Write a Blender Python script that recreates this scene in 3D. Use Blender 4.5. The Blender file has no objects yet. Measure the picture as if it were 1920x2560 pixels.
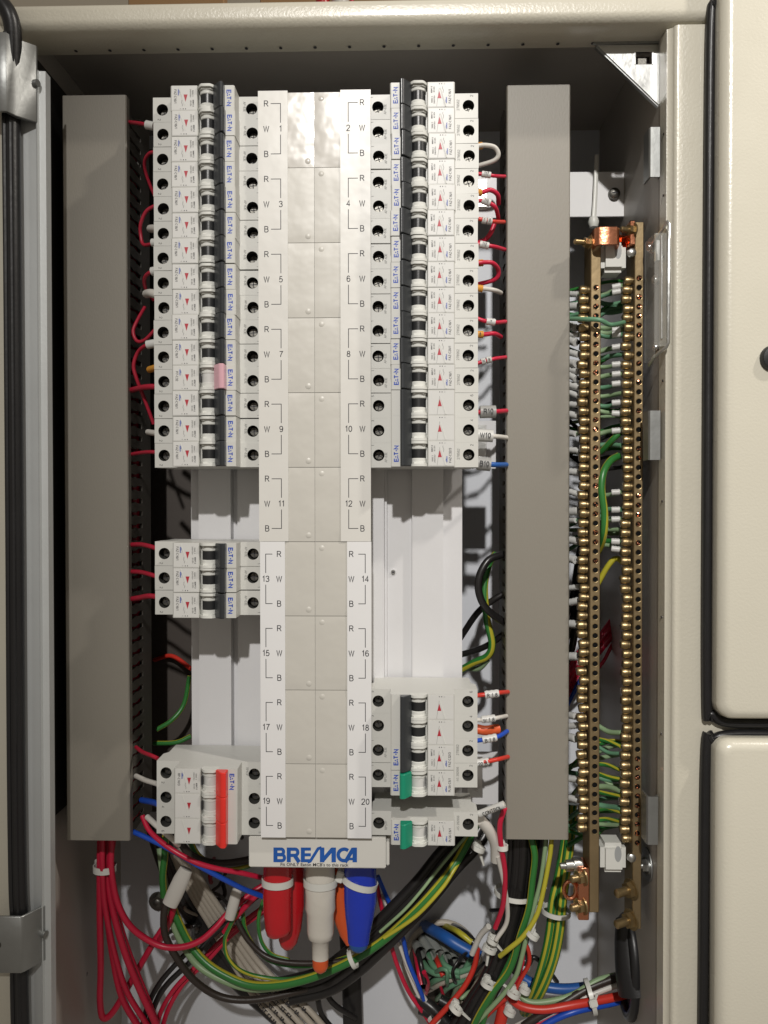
import bpy, bmesh, math, random
from mathutils import Vector, Matrix
random.seed(11)
S = 0.001                                   # everything below is written in millimetres
sc = bpy.context.scene
C = sc.collection

# ------------------------------------------------------------------ camera
CAM = Vector((6.815, -567.86, -289.85)); FPX = 1980.0
YAW, PIT, ROL = -0.0244, 0.0135, -0.0007
FWD = Vector((math.sin(YAW)*math.cos(PIT), math.cos(YAW)*math.cos(PIT), -math.sin(PIT)))
_r = Vector((math.cos(YAW), -math.sin(YAW), 0)); _u = _r.cross(FWD)
RGT = math.cos(ROL)*_r + math.sin(ROL)*_u; UPV = -math.sin(ROL)*_r + math.cos(ROL)*_u
cam_d = bpy.data.cameras.new('camera'); cam = bpy.data.objects.new('camera', cam_d); C.objects.link(cam)
cam_d.sensor_fit = 'VERTICAL'; cam_d.sensor_height = 36.0; cam_d.lens = FPX/2560*36.0
cam_d.clip_start = 0.01; cam_d.clip_end = 20
m3 = Matrix((RGT, UPV, -FWD)).transposed()
cam.matrix_world = Matrix.Translation(CAM*S) @ m3.to_4x4()
sc.camera = cam

# ------------------------------------------------------------------ light
w = bpy.data.worlds.new('World'); sc.world = w; w.use_nodes = True
bg = w.node_tree.nodes['Background']; bg.inputs[0].default_value = (1.0, 0.88, 0.74, 1); bg.inputs[1].default_value = 0.20
def lamp(name, loc, target, energy, color, sx, sy=None, spot=None, blend=.5):
    d = bpy.data.lights.new(name, 'SPOT' if spot else 'AREA')
    o = bpy.data.objects.new(name, d); C.objects.link(o)
    d.energy = energy; d.color = color
    if spot: d.spot_size = math.radians(spot); d.spot_blend = blend; d.shadow_soft_size = sx*S
    else: d.shape = 'RECTANGLE'; d.size = sx*S; d.size_y = (sy or sx)*S
    o.location = Vector(loc)*S
    o.rotation_euler = (Vector(target)-Vector(loc)).to_track_quat('-Z', 'Y').to_euler()
    return o
lamp('ceiling_lamp', (-10, -2400, 1230), (200, 0, -235), 285, (1.0, 0.965, 0.92), 38, spot=27, blend=1.0)
lamp('side_ceiling_lamp', (900, -520, 760), (-60, 0, -300), 9, (1.0, 0.93, 0.84), 60, 60)
sc.view_settings.view_transform = 'Standard'; sc.view_settings.look = 'None'
sc.view_settings.gamma = 1; sc.view_settings.exposure = 0.0
sc.render.engine = 'CYCLES'
sc.cycles.max_bounces = 8

# ------------------------------------------------------------------ helpers
def at(px, py, Y):
    d = FWD*FPX + RGT*(px-960) - UPV*(py-1280)
    return CAM + d*((Y-CAM.y)/d.y)
MATS = {}
def mat(name, col, rough=.5, metal=0, bump=0, bscale=400, vary=.06, vscale=30, spec=.5, coat=0, trans=0, alpha=1, stretch=None):
    m = bpy.data.materials.new(name); m.use_nodes = True
    nt = m.node_tree; b = nt.nodes['Principled BSDF']
    tc = nt.nodes.new('ShaderNodeTexCoord')
    src = tc.outputs['Object']
    if stretch:
        mp = nt.nodes.new('ShaderNodeMapping'); mp.inputs['Scale'].default_value = stretch
        nt.links.new(src, mp.inputs[0]); src = mp.outputs[0]
    n = nt.nodes.new('ShaderNodeTexNoise'); n.inputs['Scale'].default_value = vscale; n.inputs['Detail'].default_value = 4
    nt.links.new(src, n.inputs['Vector'])
    mx = nt.nodes.new('ShaderNodeMix'); mx.data_type = 'RGBA'
    mx.inputs[6].default_value = (*[c*(1-vary) for c in col], 1); mx.inputs[7].default_value = (*[min(1, c*(1+vary)) for c in col], 1)
    nt.links.new(n.outputs['Fac'], mx.inputs[0]); nt.links.new(mx.outputs[2], b.inputs['Base Color'])
    mr = nt.nodes.new('ShaderNodeMapRange'); mr.inputs['To Min'].default_value = max(.03, rough-.07); mr.inputs['To Max'].default_value = min(1, rough+.07)
    nt.links.new(n.outputs['Fac'], mr.inputs[0]); nt.links.new(mr.outputs[0], b.inputs['Roughness'])
    b.inputs['Metallic'].default_value = metal; b.inputs['Specular IOR Level'].default_value = spec
    b.inputs['Coat Weight'].default_value = coat; b.inputs['Coat Roughness'].default_value = .12
    b.inputs['Transmission Weight'].default_value = trans; b.inputs['Alpha'].default_value = alpha
    if bump:
        n2 = nt.nodes.new('ShaderNodeTexNoise'); n2.inputs['Scale'].default_value = bscale; n2.inputs['Detail'].default_value = 2
        nt.links.new(src, n2.inputs['Vector'])
        bp = nt.nodes.new('ShaderNodeBump'); bp.inputs['Strength'].default_value = bump; bp.inputs['Distance'].default_value = .0008 if bscale < 100 else .0004
        nt.links.new(n2.outputs['Fac'], bp.inputs['Height']); nt.links.new(bp.outputs[0], b.inputs['Normal'])
    MATS[name] = m; return m
mat('cream_paint', (.55, .525, .44), .33, bump=.5, bscale=560, vary=.02, coat=.3)
mat('door_paint', (.59, .565, .475), .28, bump=.3, bscale=560, vary=.02, coat=.3)
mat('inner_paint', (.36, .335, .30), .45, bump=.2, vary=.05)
mat('plate_white', (.60, .62, .66), .42, bump=.15, vary=.04)
mat('breaker_grey', (.54, .54, .51), .42, bump=.1, bscale=1500, vary=.03)
mat('breaker_label', (.57, .57, .55), .40, vary=.03)
mat('toggle_white', (.62, .625, .59), .6, vary=.03, spec=.3)
mat('black_plastic', (.018, .019, .020), .32, bump=.1, bscale=1200, vary=.15)
mat('lever_grey', (.030, .033, .036), .30, bump=.1, bscale=1200, vary=.15)
mat('pink_plastic', (.62, .36, .41), .35)
mat('red_plastic', (.72, .035, .025), .30)
mat('green_plastic', (.01, .24, .14), .33)
mat('hole_black', (.006, .006, .006), .9, spec=.1)
mat('hole_dark', (.045, .045, .04), .7)
mat('screw_steel', (.16, .155, .14), .42, metal=1, bump=.3, bscale=900, vary=.2, vscale=200)
mat('cover_plastic', (.515, .50, .455), .38, bump=.7, bscale=55, vary=.03, vscale=12)
mat('cover_gloss', (.54, .52, .48), .22, bump=1.0, bscale=50, vary=.03, vscale=12)
mat('paper', (.62, .61, .575), .35, bump=.3, bscale=60, vary=.02)
mat('paper_white', (.70, .70, .70), .45, bump=.15, bscale=60, vary=.02)
mat('ink', (.03, .03, .035), .6); mat('ink_grey', (.22, .22, .21), .6)
mat('ink_blue', (.02, .07, .42), .5); mat('ink_red', (.38, .02, .035), .45)
mat('logo_blue', (.01, .085, .36), .45)
mat('duct_grey', (.220, .204, .172), .48, bump=.2, bscale=900, vary=.07, vscale=9, stretch=(1, 1, .4))
mat('duct_dark', (.12, .11, .095), .55, bump=.2, vary=.06)
mat('rail_white', (.60, .60, .61), .38, bump=.1, vary=.03)
mat('box_white', (.63, .62, .58), .38, bump=.1, vary=.03)
mat('zinc', (.62, .63, .62), .30, metal=1, bump=.4, bscale=160, vary=.14, vscale=80)
mat('zinc_dull', (.32, .33, .325), .42, metal=.85, bump=.3, bscale=200, vary=.12, vscale=60)
mat('alu', (.50, .52, .52), .45, metal=.3, bump=.15, vary=.05)
mat('brass', (.25, .185, .10), .5, metal=.7, bump=.3, bscale=300, vary=.16, vscale=70)
mat('brass_screw', (.33, .245, .125), .36, metal=.85, bump=.3, bscale=900, vary=.2, vscale=200)
mat('copper', (.72, .30, .17), .25, metal=1, bump=.4, bscale=400, vary=.12, vscale=90)
mat('rubber', (.012, .012, .013), .38, bump=.3, bscale=250, vary=.2)
mat('shade_black', (.03, .028, .026), .6)
mat('nylon', (.62, .62, .58), .35, vary=.03)
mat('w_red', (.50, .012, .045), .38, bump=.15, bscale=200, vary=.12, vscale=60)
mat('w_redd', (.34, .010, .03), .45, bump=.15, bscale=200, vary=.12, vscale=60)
mat('darkening_brown', (.055, .045, .038), .6, vary=.15, vscale=10)
mat('w_redo', (.55, .035, .022), .38, vary=.1)
mat('w_orange', (.62, .10, .03), .4, vary=.1)
mat('w_black', (.014, .013, .013), .33, bump=.3, bscale=200, vary=.2)
mat('w_brownblack', (.030, .022, .018), .40, bump=.3, bscale=200, vary=.2)
mat('w_white', (.56, .54, .50), .4, vary=.06)
mat('w_cream', (.40, .36, .30), .5, vary=.06)
mat('w_blue', (.01, .065, .42), .35, vary=.12)
mat('w_bluem', (.015, .09, .33), .4, vary=.12)
mat('w_green', (.03, .17, .035), .36, vary=.12)
mat('w_yellow', (.44, .40, .035), .36, vary=.1)
mat('w_pale', (.25, .36, .20), .42, vary=.12)
mat('w_teal', (.12, .27, .16), .42, vary=.12)
mat('sleeve', (.55, .55, .53), .4, vary=.1, vscale=300)
mat('ferrule_orange', (.60, .28, .04), .4)
mat('boot_red', (.48, .008, .015), .26, bump=.8, bscale=150, vary=.12, coat=.4)
mat('boot_white', (.60, .57, .51), .36, bump=.8, bscale=150, vary=.05, coat=.2)
mat('boot_blue', (.01, .035, .42), .24, bump=.8, bscale=150, vary=.12, coat=.4)
mat('boot_orange', (.65, .10, .025), .30, vary=.1)
mat('wood', (.42, .26, .13), .5, vary=.2, vscale=8)
mat('room_wall', (.50, .46, .38), .7, vary=.04, vscale=4)
mat('clear_plastic', (.75, .76, .72), .12, vary=.02, alpha=.10)
mat('glue_grey', (.30, .31, .31), .4, vary=.1)

def tag(o, label=None, cat=None, group=None, kind=None):
    if label: o['label'] = label
    if cat: o['category'] = cat
    if group: o['group'] = group
    if kind: o['kind'] = kind
    return o
def thing(name, label, cat, loc=(0, 0, 0), group=None, flip=False):
    o = bpy.data.objects.new(name, None); C.objects.link(o); o.empty_display_size = .01
    o.location = Vector(loc)*S
    if flip: o.rotation_euler = (0, math.pi, 0)
    return tag(o, label, cat, group)

class MB:
    def __init__(s, m='paper'): s.v = []; s.f = []; s.m = []; s.cur = m; s.names = []
    def mi(s, m):
        m = m or s.cur
        if m not in s.names: s.names.append(m)
        return s.names.index(m)
    def add(s, vs, fs, m=None):
        b = len(s.v); s.v += [tuple(v) for v in vs]; k = s.mi(m)
        for f in fs: s.f.append([b+i for i in f]); s.m.append(k)
    def box(s, x0, x1, y0, y1, z0, z1, m=None):
        vs = [(x, y, z) for x in (x0, x1) for y in (y0, y1) for z in (z0, z1)]
        s.add(vs, [(0, 1, 3, 2), (4, 6, 7, 5), (0, 4, 5, 1), (2, 3, 7, 6), (0, 2, 6, 4), (1, 5, 7, 3)], m)
    def prism(s, prof, a, b, axis='z', m=None, skip=()):
        # prof: 2D outline in the plane across axis (z: x,y  x: y,z  y: x,z)
        def P(p, t): return {'z': (p[0], p[1], t), 'x': (t, p[0], p[1]), 'y': (p[0], t, p[1])}[axis]
        n = len(prof); vs = [P(p, a) for p in prof]+[P(p, b) for p in prof]
        fs = [(i, (i+1) % n, n+(i+1) % n, n+i) for i in range(n) if i not in skip]
        fs += [tuple(range(n))[::-1], tuple(range(n, 2*n))]
        s.add(vs, fs, m)
    def tube(s, pts, r, n=10, m=None, caps=True, ms=None, twist=0, flat=1):
        pts = [Vector(p) for p in pts]; rr = r if hasattr(r, '__len__') else [r]*len(pts)
        t = (pts[1]-pts[0]).normalized(); up = Vector((0, -1, 0))
        if abs(t.dot(up)) > .95: up = Vector((1, 0, 0))
        a = t.cross(up).normalized(); base = len(s.v); L = 0
        for i, p in enumerate(pts):
            if i: L += (p-pts[i-1]).length
            t = (pts[min(i+1, len(pts)-1)]-pts[max(i-1, 0)]).normalized()
            a = (a-t*a.dot(t)).normalized(); b = t.cross(a)
            for k in range(n):
                th = 2*math.pi*k/n+twist*L
                s.v.append(tuple(p+(a*math.cos(th)+b*math.sin(th)*flat)*rr[i]))
        for i in range(len(pts)-1):
            for k in range(n):
                mm = ms[k*len(ms)//n] if ms else m
                s.f.append([base+i*n+k, base+i*n+(k+1) % n, base+(i+1)*n+(k+1) % n, base+(i+1)*n+k]); s.m.append(s.mi(mm))
        if caps:
            s.f.append([base+k for k in range(n)][::-1]); s.m.append(s.mi(ms[0] if ms else m))
            e = base+(len(pts)-1)*n; s.f.append([e+k for k in range(n)]); s.m.append(s.mi(ms[0] if ms else m))
    def cyl(s, p0, p1, r0, r1=None, n=12, m=None): s.tube([p0, p1], [r0, r0 if r1 is None else r1], n, m)
    def disc(s, c, r, n=16, m=None):     # facing -y
        s.add([(c[0]+r*math.cos(2*math.pi*k/n), c[1], c[2]+r*math.sin(2*math.pi*k/n)) for k in range(n)], [tuple(range(n))], m)
    def quad(s, pts, m=None): s.add(pts, [tuple(range(len(pts)))], m)
    def sheet(s, x0, x1, z0, z1, y, m=None, t=.25): s.box(x0, x1, y, y+t, z0, z1, m)
    def stroke(s, pts, wd, y, m=None, close=False):
        n = len(pts); L = []; R = []
        for i in range(n):
            p = Vector(pts[i])
            a = Vector(pts[i-1]) if (i or close) else p; b = Vector(pts[(i+1) % n]) if (i < n-1 or close) else p
            d1 = (p-a); d2 = (b-p); d1 = d1.normalized() if d1.length else d2.normalized(); d2 = d2.normalized() if d2.length else d1
            nn = Vector((-d1.y-d2.y, d1.x+d2.x)); nn.normalize(); c = max(.4, nn.dot(Vector((-d1.y, d1.x))))
            L.append(p+nn*wd/2/c); R.append(p-nn*wd/2/c)
        for i in range(n if close else n-1):
            j = (i+1) % n
            s.quad([(q.x, y, q.y) for q in (L[i], L[j], R[j], R[i])], m)
    def build(s, name, parent=None, bevel=0, sharp=38, seg=1, label=None):
        me = bpy.data.meshes.new(name)
        me.from_pydata([(x*S, y*S, z*S) for x, y, z in s.v], [], s.f)
        for nme in s.names: me.materials.append(MATS[nme])
        for i, p in enumerate(me.polygons): p.material_index = s.m[i]
        bm = bmesh.new(); bm.from_mesh(me)
        bmesh.ops.recalc_face_normals(bm, faces=bm.faces)
        if bevel:
            es = [e for e in bm.edges if len(e.link_faces) == 2 and e.calc_face_angle(0) > math.radians(35)]
            bmesh.ops.bevel(bm, geom=es, offset=bevel*S, segments=seg, affect='EDGES', clamp_overlap=True)
        bm.to_mesh(me); bm.free()
        me.polygons.foreach_set('use_smooth', [True]*len(me.polygons)); me.set_sharp_from_angle(angle=math.radians(sharp))
        o = bpy.data.objects.new(name, me); C.objects.link(o)
        if parent: o.parent = parent
        if label: o['label'] = label
        return o

_tc = {}
def glyphs(txt, bold=0):
    k = (txt, bold)
    if k not in _tc:
        cu = bpy.data.curves.new('t', 'FONT'); cu.body = txt; cu.align_x = 'CENTER'; cu.align_y = 'CENTER'; cu.resolution_u = 2; cu.offset = bold
        o = bpy.data.objects.new('t', cu); C.objects.link(o)
        bpy.context.view_layer.update()
        me = bpy.data.meshes.new_from_object(o)
        _tc[k] = ([tuple(v.co) for v in me.vertices], [tuple(p.vertices) for p in me.polygons])
        bpy.data.objects.remove(o); bpy.data.curves.remove(cu); bpy.data.meshes.remove(me)
    return _tc[k]
def text(mb, txt, size, x, z, y, rot=0, m='ink', bold=0, sx=1.0, M=None):
    """rot in degrees clockwise as the viewer sees it; M: optional own frame (origin, right, up)"""
    vs, fs = glyphs(txt, bold); a = -math.radians(rot); ca, sa = math.cos(a), math.sin(a); out = []
    for v in vs:
        X, Z = v[0]*size*sx, v[1]*size; X, Z = X*ca-Z*sa, X*sa+Z*ca
        out.append((x+X, y, z+Z) if M is None else tuple(M[0]+M[1]*X+M[2]*Z))
    mb.add(out, fs, m)

def _el(cx, cy, rx, ry, a0=90, a1=450, n=12): return [(cx+rx*math.cos(math.radians(a0+(a1-a0)*i/n)), cy+ry*math.sin(math.radians(a0+(a1-a0)*i/n))) for i in range(n+1)]
_six = [(.5, .82), (.4, .96), (.28, 1), (.12, .93), (.02, .7), (0, .4), (.04, .15), (.16, .02), (.3, 0), (.46, .06), (.54, .22), (.54, .4), (.44, .56), (.28, .6), (.12, .54), (.02, .38)]
SF = {'R': (.66, [[(0, 0), (0, 1), (.4, 1)]+_el(.4, .76, .22, .24, 90, -90, 6)+[(0, .52)], [(.34, .52), (.68, 0)]]),
 'W': (.94, [[(0, 1), (.24, 0), (.47, .95), (.70, 0), (.94, 1)]]),
 'B': (.62, [[(0, 0), (0, 1), (.36, 1)]+_el(.36, .77, .21, .23, 90, -90, 6)+[(0, .54)], [(.36, .54)]+_el(.36, .27, .26, .27, 90, -90, 6)+[(0, 0)]]),
 '0': (.55, [_el(.27, .5, .27, .5)]), 'O': (.76, [_el(.38, .5, .38, .5, n=14)]), '1': (.4, [[(.05, .76), (.27, 1), (.27, 0)]]),
 '2': (.56, [[(0, .74), (.04, .9), (.15, .99), (.28, 1), (.42, .97), (.53, .85), (.53, .68), (.42, .5), (.05, .1), (0, 0), (.56, 0)]]),
 '3': (.54, [[(0, .78), (.06, .92), (.2, 1), (.36, 1), (.5, .9), (.5, .68), (.36, .55), (.2, .54)], [(.3, .54), (.44, .5), (.54, .38), (.54, .2), (.42, .04), (.26, 0), (.1, .03), (0, .2)]]),
 '4': (.58, [[(.42, 0), (.42, 1), (0, .3), (.58, .3)]]),
 '5': (.54, [[(.5, 1), (.12, 1), (.04, .5), (.2, .6), (.36, .6), (.52, .48), (.54, .28), (.42, .05), (.24, 0), (.08, .04), (0, .2)]]),
 '6': (.54, [_six]), '9': (.54, [[(.54-x, 1-y) for x, y in _six]]), '7': (.56, [[(0, 1), (.56, 1), (.36, .65), (.22, .3), (.18, 0)]]),
 '8': (.54, [_el(.27, .76, .21, .24), _el(.27, .27, .27, .27)]),
 'E': (.6, [[(.6, 1), (0, 1), (0, 0), (.62, 0)], [(0, .52), (.55, .52)]]), 'F': (.58, [[(.6, 1), (0, 1), (0, 0)], [(0, .52), (.52, .52)]]),
 'T': (.66, [[(0, 1), (.66, 1)], [(.33, 1), (.33, 0)]]), 'N': (.62, [[(0, 0), (0, 1), (.62, 0), (.62, 1)]]), 'L': (.52, [[(0, 1), (0, 0), (.52, 0)]]),
 'A': (.7, [[(0, 0), (.35, 1), (.7, 0)], [(.12, .34), (.58, .34)]]), 'C': (.7, [_el(.37, .5, .36, .5, 48, 312)]), 'S': (.6, [_el(.3, .75, .27, .25, 20, 270, 8)+_el(.3, .25, .29, .25, 90, -160, 8)]),
 'Z': (.6, [[(0, 1), (.6, 1), (0, 0), (.62, 0)]]), 'P': (.62, [[(0, 0), (0, 1), (.38, 1)]+_el(.38, .74, .24, .26, 90, -90, 6)+[(0, .48)]]), 'V': (.68, [[(0, 1), (.34, 0), (.68, 1)]]),
 'I': (.1, [[(.05, 0), (.05, 1)]]), 'M': (.78, [[(0, 0), (0, 1), (.39, 0), (.78, 1), (.78, 0)]]), 'Y': (.66, [[(0, 1), (.33, .5), (.66, 1)], [(.33, .5), (.33, 0)]]),
 '-': (.32, [[(0, .4), (.32, .4)]]), '/': (.3, [[(0, -.05), (.3, 1.05)]]), '~': (.5, [[(0, .4), (.12, .5), (.36, .36), (.5, .46)]]), ' ': (.3, [])}
def stext(mb, txt, cap, x, z, y, rot=0, m='ink', wd=.13, sx=1.0, M=None):
    tot = sum(SF[c][0] for c in txt)+.22*(len(txt)-1); cur = -tot/2; a = -math.radians(rot); ca, sa = math.cos(a), math.sin(a)
    for ch in txt:
        w_, ps = SF[ch]
        for pl in ps:
            P = [((cur+p[0])*cap*sx, (p[1]-.5)*cap) for p in pl]
            P = [(X*ca-Z*sa, X*sa+Z*ca) for X, Z in P]
            if M is None: mb.stroke([(x+X, z+Z) for X, Z in P], wd*cap, y, m)
            else:
                k = len(mb.v); mb.stroke(P, wd*cap, 0, m)
                for i in range(k, len(mb.v)): v = mb.v[i]; mb.v[i] = tuple(M[0]+M[1]*v[0]+M[2]*v[2])
        cur += w_+.22

def catmull(P, k=6):
    P = [Vector(p) for p in P]
    if len(P) < 3: return [P[0].lerp(P[1], i/k) for i in range(k+1)]
    Q = [P[0]*2-P[1]]+P+[P[-1]*2-P[-2]]; out = []
    for i in range(1, len(Q)-2):
        a, b, c, d = Q[i-1:i+3]
        for j in range(k):
            t = j/k
            out.append(.5*((2*b)+(c-a)*t+(2*a-5*b+4*c-d)*t*t+(3*b-a-3*c+d)*t**3))
    out.append(P[-1]); return out
ORD = ['first', 'second', 'third', 'fourth', 'fifth', 'sixth', 'seventh', 'eighth', 'ninth', 'tenth', 'eleventh', 'twelfth', 'thirteenth',
       'fourteenth', 'fifteenth', 'sixteenth', 'seventeenth', 'eighteenth', 'nineteenth', 'twentieth', 'twenty-first', 'twenty-second', 'twenty-third', 'twenty-fourth', 'twenty-fifth',
       'twenty-sixth', 'twenty-seventh', 'twenty-eighth', 'twenty-ninth', 'thirtieth']
EARTH = [('w_yellow' if i in (0, 5, 6, 11) else 'w_green') for i in range(12)]; EARTHC = [('w_yellow' if i in (1, 3, 7, 9) else 'w_green') for i in range(12)]
def wire(name, label, cat, pts, r, m, group=None, k=7, n=10, twist=0, end=None):
    """pts: (px, py, Y) anchors, given as lines of sight met at depth Y, or 3D Vectors"""
    P = [p if isinstance(p, Vector) else at(*p) for p in pts]
    mb = MB(); q = catmull(P, k)
    if m in ('earth', 'earthc'): mb.tube(q, r, 12, ms=EARTH if m == 'earth' else EARTHC, twist=twist)
    else: mb.tube(q, r, n, m)
    o = mb.build(name); tag(o, label, cat, group); o['_'] = 0; del o['_']
    return o, P
def sleeve(parent, p, q, r, txt=None, m='sleeve', wobble=True, size=None, rings=True):
    p = at(*p) if not isinstance(p, Vector) else p; q = at(*q) if not isinstance(q, Vector) else q
    mb = MB(); d = q-p; nn = 7
    pts = [p+d*i/(nn-1) for i in range(nn)]
    rr = [r*(1+(.07 if i % 2 else -.05)*(1 if rings else 0)) for i in range(nn)]
    mb.tube(pts, rr, 10, m)
    if txt:
        X = d.normalized(); Yv = Vector((0, -1, 0)); up = Yv.cross(X)*1.0
        if up.z < 0: up = -up
        stext(mb, txt, (size or r*1.7)*.7, 0, 0, 0, m='ink', wd=.17, M=((p+q)/2+Vector((0, -1, 0))*(r*1.09+.15), X, up))
    return mb.build('sleeve', parent)

# ================================================================== CABINET
cab = thing('electrical_cabinet', 'cream powder-coated steel cabinet body standing open around the breakers', 'cabinet', (0, 0, -850))
def cb(mb, name, bevel=0, **k):
    o = mb.build(name, None, bevel, **k); o.parent = cab; o.matrix_parent_inverse = Matrix.Translation((0, 0, .85)); return o
# top rail with punched holes on its underside (x pitch 25 mm)
def arc2(cx, cy, r, a0, a1, n=5): return [(cx+r*math.cos(math.radians(a0+(a1-a0)*i/n)), cy+r*math.sin(math.radians(a0+(a1-a0)*i/n))) for i in range(n+1)]
prof = [(30, 70)]+[(30, 62)]+arc2(-9, 55.5, 6, 90, 180, 6)+arc2(-8, 47, 7, 180, 270, 8)+[(14, 39.0)]+[(14, 60), (15.5, 60), (15.5, 70)]
mb = MB('cream_paint')
pr = [(-3, 59.4)]+arc2(-9, 53.4, 6, 90, 180, 6)+arc2(-8, 47.5, 7, 180, 262, 8)
pr += [(14, 39.0), (14.6, 39.6), (14.6, 59.4)]
mb.prism(pr, -330, 236, 'x')
cb(mb, 'top_rail', sharp=50)
mb = MB('ink')
for i in range(18):
    x = -232+25*i
    if x > 170: break
    c = Vector((x, 9.5, 39.15-.02)); n = 10
    mb.add([(x+1.25*math.cos(t*math.pi/5), 9.3+1.6*math.sin(t*math.pi/5), 38.98+(14-9.3)*.018+.05*math.cos(0)-.16) for t in range(n)], [tuple(range(n))])
cb(mb, 'punched_holes')['kind'] = 'stuff'
# shell
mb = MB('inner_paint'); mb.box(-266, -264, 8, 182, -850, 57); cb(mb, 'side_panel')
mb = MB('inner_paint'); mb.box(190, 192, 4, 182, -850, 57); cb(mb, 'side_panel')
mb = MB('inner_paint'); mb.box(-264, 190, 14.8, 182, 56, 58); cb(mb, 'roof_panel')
mb = MB('plate_white'); mb.box(-266, 192, 180, 182, -850, 60); cb(mb, 'back_panel')
mb = MB('shade_black'); mb.box(-263.9, -262.4, 14, 178, -533, 36); o = mb.build('shade_sheet', bevel=.3); tag(o, 'added black sheet standing in for shade on the left side wall beside the duct', 'sheet')  # added sheet, its black stands in for shade on the side wall
mb = MB('darkening_brown'); mb.box(-262, -163, 150, 153, at(420, 2030, 150).z, 30); o = mb.build('darkening_sheet', bevel=.4); tag(o, 'dark brown sheet added to darken the back wall between the left duct and the rail', 'board')  # dark sheet added to darken the pale back wall in this gap
# right post : rounded front corner, side lip
mb = MB('cream_paint')
pr = [(192, 4), (189.6, 4), (190.2, -8)]+[(191, -8.2)]+[(x, y) for x, y in arc2(197, -10, 3.2, 180, 270, 6)]+[(228, -13.2), (229, -12.6), (229, 4)]
mb.prism(pr, -850, 38.2, 'z')
cb(mb, 'right_post', sharp=50)
mb = MB('cream_paint'); mb.box(229.2, 262, -10, 6, -850, 58.6)
cb(mb, 'side_channel')
mb = MB('w_brownblack')
for z in (-32, -75, -118, -205, -290, -372, -455): mb.disc((0, 0, 0), .01) if 0 else mb.cyl((189.3, -3.5, z), (189.9, -3.5, z), .9, n=8)
cb(mb, 'rivet_holes')['kind'] = 'stuff'
# left post (narrow), galvanised channel strips beside the gasket
mb = MB('cream_paint'); mb.box(-330, -271, -14, 8, -850, 58.6); cb(mb, 'left_post', .6)
mb = MB('alu')
x0, x1, x2 = at(56, 1280, -12).x, at(98, 1280, -14).x, at(121, 1280, -12).x
mb.prism([(x0, -12), (x1-.6, -12), (x1, -15), (x1+.9, -15.3), (x1+1.3, -12.6), (x2, -12.2), (x2, -11), (x2-.2, -4), (x2-1.5, -4), (x2-1.5, -10), (x0, -10)], -850, 13, 'z')
o = cb(mb, 'edge_channel', sharp=30)

# open door gasket and hinge hardware at the left
gk = thing('door_gasket', 'long black rubber gasket running down the left edge of the opening', 'gasket', (-276, -18, -850))
mb = MB('rubber')
path = [at(-25, -40, -26), at(2, 5, -26), at(24, 40, -26), at(33, 90, -24), at(33, 200, -20), at(30, 300, -18), at(33, 640, -18), at(38, 1280, -18), at(42, 1900, -18), at(46, 2200, -18), at(50, 2300, -18), at(50, 2470, -18), at(56, 2700, -18)]
q = catmull(path, 6)
rr = [5.7]*len(q)
mb.tube(q, rr, 14)
q2 = [p+Vector((1.5, -5.2, 0)) for p in q[18:]]; mb.tube(q2, 1.6, 8)
q3 = [p+Vector((-3.0, -4.6, 0)) for p in q[18:]]; mb.tube(q3, 1.8, 8)
o = mb.build('seal_strip', None); o.parent = gk; o.matrix_parent_inverse = Matrix.Translation((.276, .018, .85))
def hinge(label, z0, z1, X, Y, top):
    h = thing('hinge_bracket', label, 'bracket', (X, Y, z0), 'galvanised brackets clamping the black gasket')
    H = z1-z0; mb = MB('zinc_dull')
    if top:
        pr = [(-12, 3), (-9, -6), (-3, -11), (4, -10), (7, -3), (17, 6), (17, 8), (5, 1), (2, -7), (-3, -8.5), (-8, -4), (-10, 4)]
    else:
        pr = [(-16, -6), (-14, -9), (7, -9), (9, -7), (17, 7), (17, 9), (15, 9), (7, -6.6), (-14, -6.6)]
    mb.prism(pr, 0, H, 'z'); mb.build('clamp_plate', h, .4)
    mb = MB('zinc_dull'); mb.cyl((15.5, 6, H*.5), (18.6, 5, H*.5), 2.6, n=10); mb.build('bolt', h)
    if not top:
        mb = MB('hole_dark'); mb.cyl((-9.0, -9.12, H*.5), (-9.0, -8.9, H*.5), 2.6, n=12); mb.build('slot_hole', h)
z0 = at(40, 290, -25).z; z1 = at(40, 95, -25).z
hinge('galvanised bracket clamping the black gasket in the upper left corner', z0, z1, at(24, 190, -20).x, -22, True)
z0 = at(40, 2425, -25).z; z1 = at(40, 2285, -25).z
hinge('galvanised bracket with a dark bolt hole at the lower left edge', z0, z1, at(42, 2350, -20).x, -20, False)

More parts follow.
